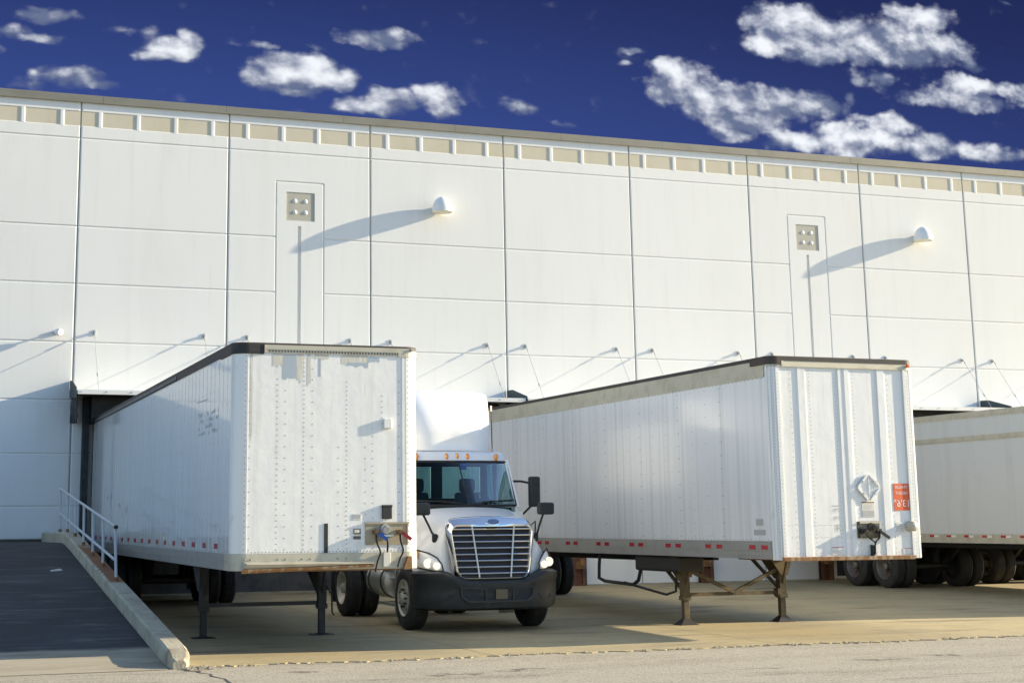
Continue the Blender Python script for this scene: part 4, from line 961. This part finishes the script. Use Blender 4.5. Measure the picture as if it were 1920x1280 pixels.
# headlights: lens patches standing just proud of the fender skin
def hlerp(a, b, t): return tuple(a[i]+(b[i]-a[i])*t for i in range(3))
for sx in (-1, 1):
    lo = [(.815,.265,.955),(.92,.30,.955),(1.03,.375,.975),(1.13,.52,1.00),(1.185,.70,1.045)]
    hi = [(.83,.285,1.06),(.90,.33,1.165),(1.0,.435,1.235),(1.11,.60,1.275),(1.185,.78,1.285)]
    P = []
    for j in range(6):
        t = j/5; row = []
        for i in range(5):
            p = hlerp(lo[i], hi[i], t); bulge = .045*math.sin(PI*t)**.6*math.sin(PI*min(.9,max(.1,i/4)))+.012
            row.append((sx*p[0]+sx*bulge*.5, p[1]-bulge, p[2]))
        P.append(row)
    hl = empty('headlight', (0,0,0)); hl.parent = tk
    q = MB(); q.grid(P, 0, True); 
    o = q.build('lens', M['headlamp'], hl, sub=2)
    q = MB(); q.grid([[ (p[0]+sx*.012, p[1]-.022, p[2]-.01) for p in row[3:5]] for row in P[3:6]], 0, True); q.build('turn_lamp', M['amber'], hl)
    q = MB()
    for (x, y, z, rr) in ((.93,.285,1.035,.06),(1.05,.37,1.075,.075)):
        q.lathe([(rr,0),(rr*.8,.012),(rr*.3,.0),(0,.002)], (sx*x,y-.03,z), (0,-1,0), 16)
    q.build('projector', M['reflector'], hl)
    q = MB(); edge = [(r_[0]) for r_ in P]; bord = [P[0][i] for i in range(5)] + [P[j][4] for j in range(1,6)] + [P[5][i] for i in (3,2,1,0)] + [P[j][0] for j in (4,3,2,1)]
    bord = [(x+sx*.0,y-.004,z) for x,y,z in bord]; q.tube(bord+[bord[0]], .012, 6); q.build('lens_seal', M['black'], hl)
# cab
cab = MB()
for sx in (-1, 1):
    pts = [(1.62,.78),(2.88,.78),(2.88,1.97),(1.60,1.97)]
    cab.prism(pts, lambda y, z: (sx*(1.06 if z < 1.9 else 1.04),y,z), lambda y, z: (sx*(1.0 if z < 1.9 else .98),y,z))
    cab.bar((sx*1.015,1.60,1.95),(sx*.935,1.90,2.76),.07,.06,0,(0,1,0)); cab.bar((sx*1.0,2.83,1.95),(sx*.95,2.83,2.76),.09,.09,0,(0,1,0))
    cab.bar((sx*1.02,2.36,1.95),(sx*.955,2.36,2.76),.05,.05,0,(0,1,0))
ln = MB()
def bw(x0, x1, z0, z1): cab.box(x0, x1, 2.835, 2.885, z0, z1); ln.box(x0, x1, 2.820, 2.834, z0, z1)
bw(-.98,.98,.80,2.12); bw(-.97,.97,2.67,2.76)
for x0, x1 in ((-.965,-.80),(-.12,.09),(.82,.965)): bw(x0, x1, 2.121, 2.669)
cab.box(-1.0,1.0,1.30,1.60,1.20,1.88); cab.box(-.99,.99,1.6,2.83,.80,.9)
cab.build('cab_body', [M['truckwhite']], tk)
ln.box(-.93,.93,1.95,2.819,2.705,2.725)
for sx in (-1, 1): ln.box(min(sx*.95,sx*.972),max(sx*.95,sx*.972),1.75,2.819,.91,1.95); ln.box(min(sx*.90,sx*.918),max(sx*.90,sx*.918),2.30,2.42,1.951,2.70); ln.box(min(sx*.90,sx*.918),max(sx*.90,sx*.918),2.76,2.819,1.951,2.70)
ln.build('cab_lining', M['interior'], tk)
rf = MB(); base = []
A = [(-.995,2.92)] + arc(-.995+.26, 1.80+.30, .26, 180, 258, 6) + [(-.45,1.795),(0,1.775),(.45,1.795)] + arc(.995-.26, 1.80+.30, .26, 282, 360, 6) + [(.995,2.92)]
P = []
for z, k, dy in ((2.735,1.0,.03),(2.745,1.0,.0),(2.84,.995,.02),(2.885,.975,.05),(2.905,.93,.11),(2.912,.6,.5)):
    P.append([(x*k, (y-2.5)*(1-(1-k)*.5)+2.5+dy*(1 if y < 2.4 else -.3), z) for x, y in A])
rf.grid(P, 0, True); rf.add(P[-1], [tuple(range(len(P[-1])))]); rf.add(P[0], [tuple(range(len(P[0])))]); rf.build('cab_roof', M['truckwhite'], tk)
for x in (-.73,-.19,0,.19,.73):
    q = MB(); y = 1.795+.03*abs(x)**2; q.xf = Matrix.Translation((x,y+.02,2.812)); q.ball((0,0,0), 1.0, 10, 0, (.036,.045,.066)); q.build("clearance_lamp", M['amber'], tk)
# windscreen panes, gaskets, wipers
def ws(u, v):
    x = u*(1.0-.065*v); return (x, (1.24+.52*v) + (.36-.235*v)*abs(u)**2.2, 1.985+.755*v)
for a, b in ((-.985,-.012),(.012,.985)):
    q = MB(); q.grid([[ws(a+(b-a)*i/10, .035+.93*j/6) for i in range(11)] for j in range(7)], 0, True); q.build('windscreen', M['glass'], tk)
q = MB(); q.tube([ws(0, j/6) for j in range(7)], .012, 6)
q.tube([ws(-1+i/8, .0) for i in range(17)], .022, 6); q.tube([ws(-1+i/8, .985) for i in range(17)], .022, 6)
for s_ in (-1,1): q.tube([ws(s_*1.0, j/6) for j in range(7)], .024, 6)
q.build('gasket', M['black'], tk)
for s_ in (-1, 1):
    q = MB(); p0 = Vector(ws(s_*.12,.03)); p1 = Vector(ws(s_*.72,.075)); off = Vector((0,-.03,.015)); q.tube([p0+off, (p0+p1)/2+off+Vector((0,-.03,.02)), p1+off], .011, 6); q.bar(Vector(ws(s_*.25,.05))+off, Vector(ws(s_*.95,.10))+off, .015, .03); q.build('wiper', M['black'], tk)
q = MB(); q.xf = Matrix.Translation(Vector(ws(.03,.87))+Vector((0,.02,0))); q.box(.0,.11,.0,.006,-.05,.05); q.build('windscreen_sticker', M['blue'], tk)
q = MB(); q.grid([[(-.95,1.62,1.90),(0,1.28,1.93),(.95,1.62,1.90)],[(-.95,1.85,1.95),(0,1.62,2.0),(.95,1.85,1.95)],[(-.95,1.9,1.55),(0,1.75,1.55),(.95,1.9,1.55)]],0,False); q.build('dashboard', M['interior'], tk)
for x in (-.48, .48):
    q = MB(); q.box(x-.24,x+.24,2.15,2.62,1.28,1.45); q.box(x-.23,x+.23,2.55,2.68,1.45,2.22); q.box(x-.15,x+.15,2.56,2.66,2.22,2.46); q.build('seat', M['interior'], tk, bevel=.05)
q = MB(); P_ = [(.48+.20*math.cos(2*PI*k/20), 1.98+.20*math.sin(2*PI*k/20)*.45, 2.02+.20*math.sin(2*PI*k/20)*.89) for k in range(21)]; q.tube(P_, .016, 6); q.tube([(.48,1.98,2.02),(.48,1.8,1.85)], .03, 6); q.build('steering_wheel', M['interior'], tk)
for x0, x1 in ((-.795,-.125),(.095,.815)):
    q = MB(); q.box(x0+.002,x1-.002,2.855,2.862,2.125,2.665); q.build('rear_window', M['clearglass'], tk)
for sx in (-1, 1):
    d = MB(); d.box(min(sx*1.062,sx*1.075),max(sx*1.062,sx*1.075),1.70,2.74,.86,1.90); o = d.build('door', M['truckwhite'], tk, bevel=.006)
    h = MB(); h.box(min(sx*1.076,sx*1.10),max(sx*1.076,sx*1.10),2.50,2.66,1.62,1.66); h.build('handle', M['black'], o)
    w = MB(); w.add([(sx*1.02,1.72,2.0),(sx*1.02,2.34,2.0),(sx*.965,2.34,2.70),(sx*.965,1.93,2.70)],[(0,1,2,3)]); w.build('window', M['glass'], o)
    w = MB(); w.add([(sx*1.015,2.39,2.0),(sx*1.005,2.79,2.0),(sx*.96,2.79,2.70),(sx*.965,2.39,2.70)],[(0,1,2,3)]); w.build('side_window', M['glass'], tk)
# roof fairing
fa = MB(); P = []
prof = [(2.925,2.05,.985),(3.0,2.03,.995),(3.10,2.03,1.005),(3.25,2.06,1.02),(3.42,2.12,1.035),(3.60,2.21,1.045),(3.76,2.33,1.045),(3.88,2.45,1.04),(3.96,2.58,1.03),(4.005,2.72,1.015),(4.025,3.02,.99)]
for z, y0, hw in prof:
    row = []
    for k in range(25):
        u = -1+2*k/24; e = 4.6
        sag = -.05*abs(u)**2.5*max(0,min(1,(z-3.5)/.5))
        row.append((u*hw if abs(u) < .98 else u*hw, y0 + (3.06-y0)*abs(u)**e + (.05*(1-abs(u))**1.5 if 2.98 < z < 3.12 else 0), z+sag))
    P.append(row)
fa.grid(P, 0, True); fo = fa.build('roof_fairing', M['truckwhite'], tk, sub=2); so = fo.modifiers.new('thick','SOLIDIFY'); so.thickness = .025
for sx in (-1, 1):
    e = MB(); e.grid([[(sx*(hw-.01), 3.06, z-.05*max(0,min(1,(z-3.5)/.5))), (sx*(hw+.012),3.02,z-.05*max(0,min(1,(z-3.5)/.5))), (sx*(hw+.015),3.26,z-.05*max(0,min(1,(z-3.5)/.5))), (sx*(hw-.03),3.26,z-.05*max(0,min(1,(z-3.5)/.5)))] for z, y0, hw in prof], 0, True); e.build('fairing_edge', M['truckwhite'], tk)
    b = MB(); b.cyl((sx*.80,2.2,2.90),(sx*.80,2.2,2.98),.02,n=8); b.box(sx*.80-.03,sx*.80+.03,2.16,2.24,2.905,2.925); b.build('fairing_bracket', M['galv'], tk)
sd = MB()
for sx in (-1, 1): sd.box(min(sx*1.0,sx*1.04),max(sx*1.0,sx*1.04),2.93,3.25,.95,2.90)
sd.build('side_extender', M['truckwhite'], tk)
# mirrors
def pod(nm, c, w, h, d, rz, pts):
    q = MB(); q.xf = Matrix.Translation(c) @ Matrix.Rotation(rz, 4, 'Z'); q.box(-w/2,w/2,-d/2,d/2,-h/2,h/2)
    o = q.build(nm, M['bumper'], tk, bevel=.035)
    a = MB(); 
    for p in pts: a.tube(p, .019, 8)
    a.build('mirror_arm', M['black'], o); return o
pod('door_mirror', (1.385,1.70,2.22), .20, .52, .12, .1, [[(1.36,1.72,2.0),(1.22,1.76,1.86),(1.05,1.80,1.72)],[(1.36,1.73,2.36),(1.18,1.82,2.40),(.99,1.86,2.40)]])
pod('door_mirror', (-1.385,1.70,2.22), .20, .52, .12, -.1, [[(-1.36,1.72,2.0),(-1.22,1.76,1.86),(-1.05,1.80,1.72)],[(-1.36,1.73,2.36),(-1.18,1.82,2.40),(-.99,1.86,2.40)]])
pod('hood_mirror', (1.125,.62,1.93), .285, .20, .13, .12, [[(1.10,.65,1.86),(1.04,.69,1.66),(1.0,.70,1.52),(.985,.74,1.44)]])
pod('hood_mirror', (-1.06,.62,1.93), .285, .20, .13, -.12, [[(-1.03,.65,1.86),(-.95,.60,1.68),(-.90,.56,1.55),(-.86,.52,1.50)]])
for sx in (1, -1):
    q = MB(); q.xf = Matrix.Translation((sx*(.985 if sx > 0 else .865),.74 if sx > 0 else .52,1.475)); q.box(-.045,.045,-.045,.045,-.075,.06); q.build('mirror_foot', M['black'], tk, bevel=.025)
q = MB(); q.tube([(1.08,1.25,1.62),(1.12,1.05,1.72),(1.10,1.02,1.45)], .012, 6); q.tube([(1.05,1.32,1.70),(1.10,1.15,1.45)], .012, 6); q.build('grab_handle', M['black'], tk)
an = MB(); an.cyl((1.12,2.95,1.9),(1.09,2.95,3.72),.008,n=6); an.cyl((1.09,2.95,3.68),(1.09,2.95,3.78),.018,n=8,m=1); an.box(1.04,1.14,2.92,2.98,1.9,1.94); an.build('antenna', [M['black'], M['white']], tk)
# chassis
fr = MB()
for s_ in (-.42,.42): fr.box(s_-.045,s_+.045,1.4,5.7,.62,.88)
for y in (2.9,3.9,4.3,5.2,5.65): fr.box(-.37,.37,y-.05,y+.05,.66,.84)
fr.build('frame_rails', M['black'], tk)
fw = MB(); fw.prism([(-.48,4.0),(.48,4.0),(.48,4.7),(.22,5.05),(.08,4.75),(-.08,4.75),(-.22,5.05),(-.48,4.7)], lambda x, y: (x,y,1.0), lambda x, y: (x,y,1.07)); fw.box(-.5,.5,4.3,4.5,.88,.999); fw.build('fifth_wheel', M['black'], tk)
for y, w in ((1.15,.9),(4.75,.95)):
    a = MB(); a.cyl((-w,y,.505),(w,y,.505),.075,n=10); 
    if y > 2: a.ball((0,y,.52),.24,14)
    for s_ in (-.42,.42): a.box(s_-.04,s_+.04,y-.6,y+.6,.60,.64)
    a.build('axle', M['black'], tk)
for sx in (-1, 1):
    add_wheel(tk, 'steer', (sx*1.045,1.15,.505), sx); add_wheel(tk, 'drive', (sx*1.075,4.75,.505), sx); add_wheel(tk, 'drive', (sx*.745,4.75,.505), sx)
    t_ = MB(); t_.lathe([(0,0),(.24,0),(.29,.03),(.29,.45),(.296,.46),(.296,.51),(.29,.52),(.29,1.10),(.24,1.14),(0,1.14)], (sx*.86,2.30,.72), (0,1,0), 26); t_.build('fuel_tank', M['tank'], tk)
    b = MB()
    for y in (2.50,3.22): b.lathe([(.293,0),(.302,0),(.302,.05),(.293,.05)], (sx*.86,y,.72), (0,1,0), 26)
    b.build('tank_strap', M['black'], tk)
    st = MB(); st.box(min(sx*.78,sx*1.16),max(sx*.78,sx*1.16),1.83,2.62,.335,.375); st.build('step', M['tank'], tk)
    st = MB(); st.box(min(sx*.82,sx*1.14),max(sx*.82,sx*1.14),1.83,2.55,.92,.96); st.build('step', M['tank'], tk)
    st = MB(); st.box(min(sx*.74,sx*1.12),max(sx*.74,sx*1.12),1.77,1.815,.18,.98); st.build('mud_guard', M['galv'], tk)
    mf = MB(); mf.box(sx*.92-.30,sx*.92+.30,5.42,5.435,.22,.86); mf.build('mud_flap', M['rubber'], tk)
tag(tk, 'white day cab truck tractor with chrome grille parked between two trailers', 'truck')

# ------------------------------------------------------------------ camera
R_ = Vector((0.94381267,-0.33033332,-0.00987663)); U_ = Vector((-0.0506573,-0.17413881,0.98341726)); F_ = Vector((0.3265754,0.92766135,0.18108821))
cam = bpy.data.cameras.new('camera'); co = bpy.data.objects.new('camera', cam); COL.objects.link(co)
mw = Matrix(((R_.x,U_.x,-F_.x,0),(R_.y,U_.y,-F_.y,-36.6313),(R_.z,U_.z,-F_.z,1.7498),(0,0,0,1)))
co.matrix_world = mw
cam.sensor_width = 36; cam.sensor_fit = 'HORIZONTAL'; cam.lens = 2888.69/1920*36
cam.shift_x = (960-809.379)/1920; cam.shift_y = (460.827-640)/1920
cam.clip_end = 2000; cam.clip_start = .1
scene.camera = co

# ------------------------------------------------------------------ light
SUN = Vector((3.67,-.52,1.16)).normalized()
sl = bpy.data.lights.new('sun', 'SUN'); sl.energy = 4.8; sl.angle = math.radians(.5); sl.color = (1.0,.85,.60)
so = bpy.data.objects.new('sun', sl); COL.objects.link(so); so.rotation_euler = SUN.to_track_quat('Z', 'Y').to_euler(); so.location = (40,-30,30)
w = bpy.data.worlds.new('World'); scene.world = w; w.use_nodes = True; wt = w.node_tree; t = NT(wt); wt.nodes.clear()
out = t.n('ShaderNodeOutputWorld'); bg = t.n('ShaderNodeBackground'); t.l(bg.outputs[0], out.inputs[0])
sky = t.n('ShaderNodeTexSky', sky_type='NISHITA'); sky.sun_disc = False; sky.sun_elevation = math.asin(SUN.z); sky.sun_rotation = math.atan2(SUN.x, SUN.y)
sky.air_density = 1.0; sky.dust_density = .6; sky.ozone_density = 2.0
SKYK = .104
tc = t.n('ShaderNodeTexCoord'); sp = t.n('ShaderNodeSeparateXYZ'); t.l(tc.outputs['Generated'], sp.inputs[0])
yy = t.math('MAXIMUM', sp.outputs[1], .02)
u = t.math('DIVIDE', sp.outputs[0], yy); v = t.math('DIVIDE', sp.outputs[2], yy)
cv = t.n('ShaderNodeCombineXYZ'); t.l(u, cv.inputs[0]); t.l(v, cv.inputs[1]); UV = cv.outputs[0]
# deep blue part of the sky, away from the sun
north = t.math('MULTIPLY', t.ramp(sp.outputs[1], .30, .62), t.math('SUBTRACT', 1.0, t.ramp(sp.outputs[2], .36, .56)))
lowhi = t.ramp(v, .22, .44)
east = t.ramp(u, .1, 1.0)
deep = t.mix(lowhi, (.0195,.036,.135,1), (.0075,.0130,.052,1))
deep = t.mix(t.math('MULTIPLY', east, .35), deep, (.008,.009,.040,1))
skyc = t.n('ShaderNodeMix', data_type='RGBA', blend_type='MULTIPLY'); skyc.inputs[0].default_value = 1.0; t.l(sky.outputs[0], skyc.inputs[6]); skyc.inputs[7].default_value = (1.0,1.0,1.0,1)
deepk = t.mix(0.0, deep, deep)
# clouds: puffs placed by direction, broken up with noise
CL = [(0.0852, 0.3385, 0.0259, 0.0073, 0.8, 0.55), (0.099, 0.3389, 0.0174, 0.0059, 0.8, 0.55), (0.0604, 0.3214, 0.0203, 0.008, 0.6, 0.35), (0.0808, 0.3197, 0.0292, 0.0051, 0.6, 0.35), (0.136, 0.3326, 0.0214, 0.0082, 0.35, 0.25), (0.0592, 0.3082, 0.0101, 0.005, 0.5, 0.3), (0.1649, 0.3205, 0.0224, 0.0097, 1.1, 0.95), (0.1774, 0.3281, 0.0102, 0.009, 1.0, 0.95), (0.1542, 0.3165, 0.0143, 0.0067, 1, 0.8), (0.097, 0.2947, 0.0259, 0.008, 0.75, 0.55), (0.0768, 0.2892, 0.0238, 0.0079, 0.5, 0.3), (0.1213, 0.2913, 0.021, 0.0044, 0.5, 0.3), (0.2328, 0.3286, 0.0265, 0.0042, 0.5, 0.35), (0.3158, 0.3437, 0.0341, 0.0095, 0.85, 0.55), (0.267, 0.3311, 0.0232, 0.0054, 0.4, 0.3), (0.2575, 0.3129, 0.0366, 0.0139, 1.2, 1.0), (0.233, 0.3049, 0.0207, 0.0084, 0.9, 0.8), (0.2824, 0.3132, 0.0155, 0.0101, 1.0, 0.9), (0.2557, 0.3012, 0.0229, 0.0054, 0.8, 0.6), (0.3058, 0.294, 0.0296, 0.007, 0.9, 0.75), (0.3235, 0.3013, 0.0199, 0.0102, 1.0, 0.9), (0.3554, 0.304, 0.0236, 0.0126, 1.15, 1.0), (0.3614, 0.2947, 0.0204, 0.0071, 0.8, 0.6), (0.4233, 0.3018, 0.0212, 0.0089, 0.6, 0.4), (0.4569, 0.2904, 0.0194, 0.0049, 0.45, 0.3), (0.5134, 0.3536, 0.0144, 0.0029, 0.5, 0.4), (0.5042, 0.3448, 0.0089, 0.0025, 0.45, 0.35), (0.6565, 0.384, 0.0469, 0.0212, 1.1, 0.85), (0.7102, 0.3805, 0.056, 0.0202, 1.1, 0.6), (0.6268, 0.368, 0.0289, 0.0122, 1.0, 0.9), (0.7607, 0.381, 0.0523, 0.0218, 1.1, 0.6), (0.7729, 0.4048, 0.0394, 0.0147, 1.1, 1.15), (0.6894, 0.3653, 0.0603, 0.0097, 1.0, 0.5), (0.7968, 0.3799, 0.0371, 0.0165, 0.9, 0.55), (0.8224, 0.3733, 0.0214, 0.0083, 0.6, 0.4), (0.5507, 0.3311, 0.0345, 0.019, 1.1, 0.75), (0.5777, 0.323, 0.042, 0.017, 1.1, 0.8), (0.5422, 0.345, 0.0205, 0.0068, 0.8, 0.6), (0.629, 0.3231, 0.058, 0.0146, 1.05, 0.6), (0.6721, 0.3245, 0.0294, 0.0104, 0.8, 0.45), (0.6, 0.3059, 0.052, 0.0136, 0.9, 0.55), (0.5947, 0.2928, 0.0281, 0.0067, 0.7, 0.5), (0.7129, 0.3477, 0.015, 0.0097, 0.65, 0.4), (0.733, 0.3494, 0.0162, 0.0098, 0.65, 0.4), (0.7045, 0.3338, 0.008, 0.0079, 0.6, 0.4), (0.8204, 0.3504, 0.0331, 0.0119, 1.1, 1.1), (0.8088, 0.3382, 0.0641, 0.0091, 1.0, 0.6), (0.8628, 0.3496, 0.0328, 0.0101, 0.9, 0.55), (0.6558, 0.2932, 0.0339, 0.0103, 1.1, 1.15), (0.7044, 0.2969, 0.045, 0.0157, 1.2, 1.15), (0.7401, 0.3105, 0.0356, 0.0124, 1.1, 1.0), (0.7643, 0.297, 0.0517, 0.0115, 1.0, 0.7), (0.821, 0.2989, 0.0399, 0.0099, 1.05, 0.9), (0.7255, 0.3159, 0.0303, 0.007, 0.9, 0.6), (0.8524, 0.2967, 0.0215, 0.0063, 0.8, 0.6), (0.8649, 0.4287, 0.0138, 0.0038, 0.5, 0.35)]
# warp the lookup so that edges billow
def nz_(scale, loc, det=8, rough=.58):
    return t.noise(t_map(UV, scale, loc), 1.0, det, rough, 0.0)
def t_map(vec, scale, loc):
    mp = t.n('ShaderNodeMapping'); t.l(vec, mp.inputs[0]); mp.inputs['Scale'].default_value = scale; mp.inputs['Location'].default_value = loc; return mp.outputs[0]
wn = t.n('ShaderNodeTexNoise'); t.l(t_map(UV,(22,30,1),(3,1,0)), wn.inputs['Vector']); wn.inputs['Scale'].default_value = 1.0; wn.inputs['Detail'].default_value = 4
ws1 = t.n('ShaderNodeVectorMath', operation='SUBTRACT'); t.l(wn.outputs['Color'], ws1.inputs[0]); ws1.inputs[1].default_value = (.5,.5,.5)
ws2 = t.n('ShaderNodeVectorMath', operation='MULTIPLY_ADD'); t.l(ws1.outputs[0], ws2.inputs[0]); ws2.inputs[1].default_value = (.030,.020,0); t.l(UV, ws2.inputs[2])
WUV = ws2.outputs[0]
field = None; lit = None; top = None
for (cu_, cv_, ru, rv, s_, b_) in CL:
    a = t.n('ShaderNodeVectorMath', operation='SUBTRACT'); t.l(WUV, a.inputs[0]); a.inputs[1].default_value = (cu_, cv_, 0)
    b = t.n('ShaderNodeVectorMath', operation='MULTIPLY'); t.l(a.outputs[0], b.inputs[0]); b.inputs[1].default_value = (1/(ru*1.36), 1/(rv*1.36), 0)
    l = t.n('ShaderNodeVectorMath', operation='LENGTH'); t.l(b.outputs[0], l.inputs[0])
    q = t.math('MULTIPLY', t.math('SUBTRACT', 1.0, l.outputs['Value'], clamp=True), s_)
    field = q if field is None else t.math('SMOOTH_MAX', field, q, .12)
    sx_ = t.n('ShaderNodeSeparateXYZ'); t.l(b.outputs[0], sx_.inputs[0])
    e = t.math('MULTIPLY', q, t.math('MULTIPLY_ADD', sx_.outputs[1], .75, b_)); lit = e if lit is None else t.math('SMOOTH_MAX', lit, e, .10)
def billow(loc, det):
    f_ = nz_((30,44,1), loc, det, .56)
    vq = t.n('ShaderNodeTexVoronoi', feature='F1'); wv = t.n('ShaderNodeVectorMath', operation='MULTIPLY_ADD')
    t.l(ws1.outputs[0], wv.inputs[0]); wv.inputs[1].default_value = (.6,.6,0); t.l(t_map(UV, (46,62,1), (loc[0]*1.53, loc[1]*1.41, 0)), wv.inputs[2]); t.l(wv.outputs[0], vq.inputs['Vector'])
    vq.inputs['Scale'].default_value = 1.0; vq.inputs['Detail'].default_value = 2.0; vq.inputs['Roughness'].default_value = .5
    return t.math('ADD', t.math('MULTIPLY', f_, .62), t.math('MULTIPLY', t.math('SUBTRACT', 1.0, vq.outputs['Distance']), .30))
n1 = billow((0,0,0), 9); n2 = billow((-.20,-.36,0), 4)
n3 = nz_((80,115,1),(5,2,0),8,.66); n4 = nz_((80,115,1),(4.85,1.7,0),8,.66)
den = t.math('ADD', field, t.math('MULTIPLY', t.math('SUBTRACT', n1, .42), 1.15)); den = t.math('ADD', den, t.math('MULTIPLY', t.math('SUBTRACT', n3, .5), .22))
alpha = t.math('MULTIPLY', t.ramp(den, .10, .50), t.ramp(field, .05, .19))
relief = t.math('ADD', t.math('MULTIPLY', t.math('SUBTRACT', n1, n2), 2.2), t.math('MULTIPLY', t.math('SUBTRACT', n3, n4), .45))
br_ = t.math('ADD', t.math('MULTIPLY', lit, .95), relief)
ccol = t.mix(t.ramp(br_, .0, 1.30), (.064,.080,.135,1), (.42,.435,.46,1))
skyd = t.mix(alpha, deep, ccol)
amb0 = t.n('ShaderNodeVectorMath', operation='MULTIPLY'); t.l(sky.outputs[0], amb0.inputs[0]); amb0.inputs[1].default_value = (SKYK*.90, SKYK*1.0, SKYK*1.12)
zen = t.math('MULTIPLY', t.ramp(sp.outputs[2], .45, .95), .055)      # unseen overhead glow, added as fill for the shaded truck hood
amb = t.n('ShaderNodeVectorMath', operation='ADD'); t.l(amb0.outputs[0], amb.inputs[0]); t.l(zen, amb.inputs[1])
fin = t.mix(north, amb.outputs[0], skyd)
t.l(fin, bg.inputs[0]); bg.inputs[1].default_value = 1.0
w.cycles.sampling_method = 'MANUAL'; w.cycles.sample_map_resolution = 512

scene.view_settings.view_transform = 'Standard'; scene.view_settings.look = 'None'; scene.view_settings.gamma = 1.0; scene.view_settings.exposure = 1.14
scene.view_settings.use_curve_mapping = False
scene.cycles.max_bounces = 8
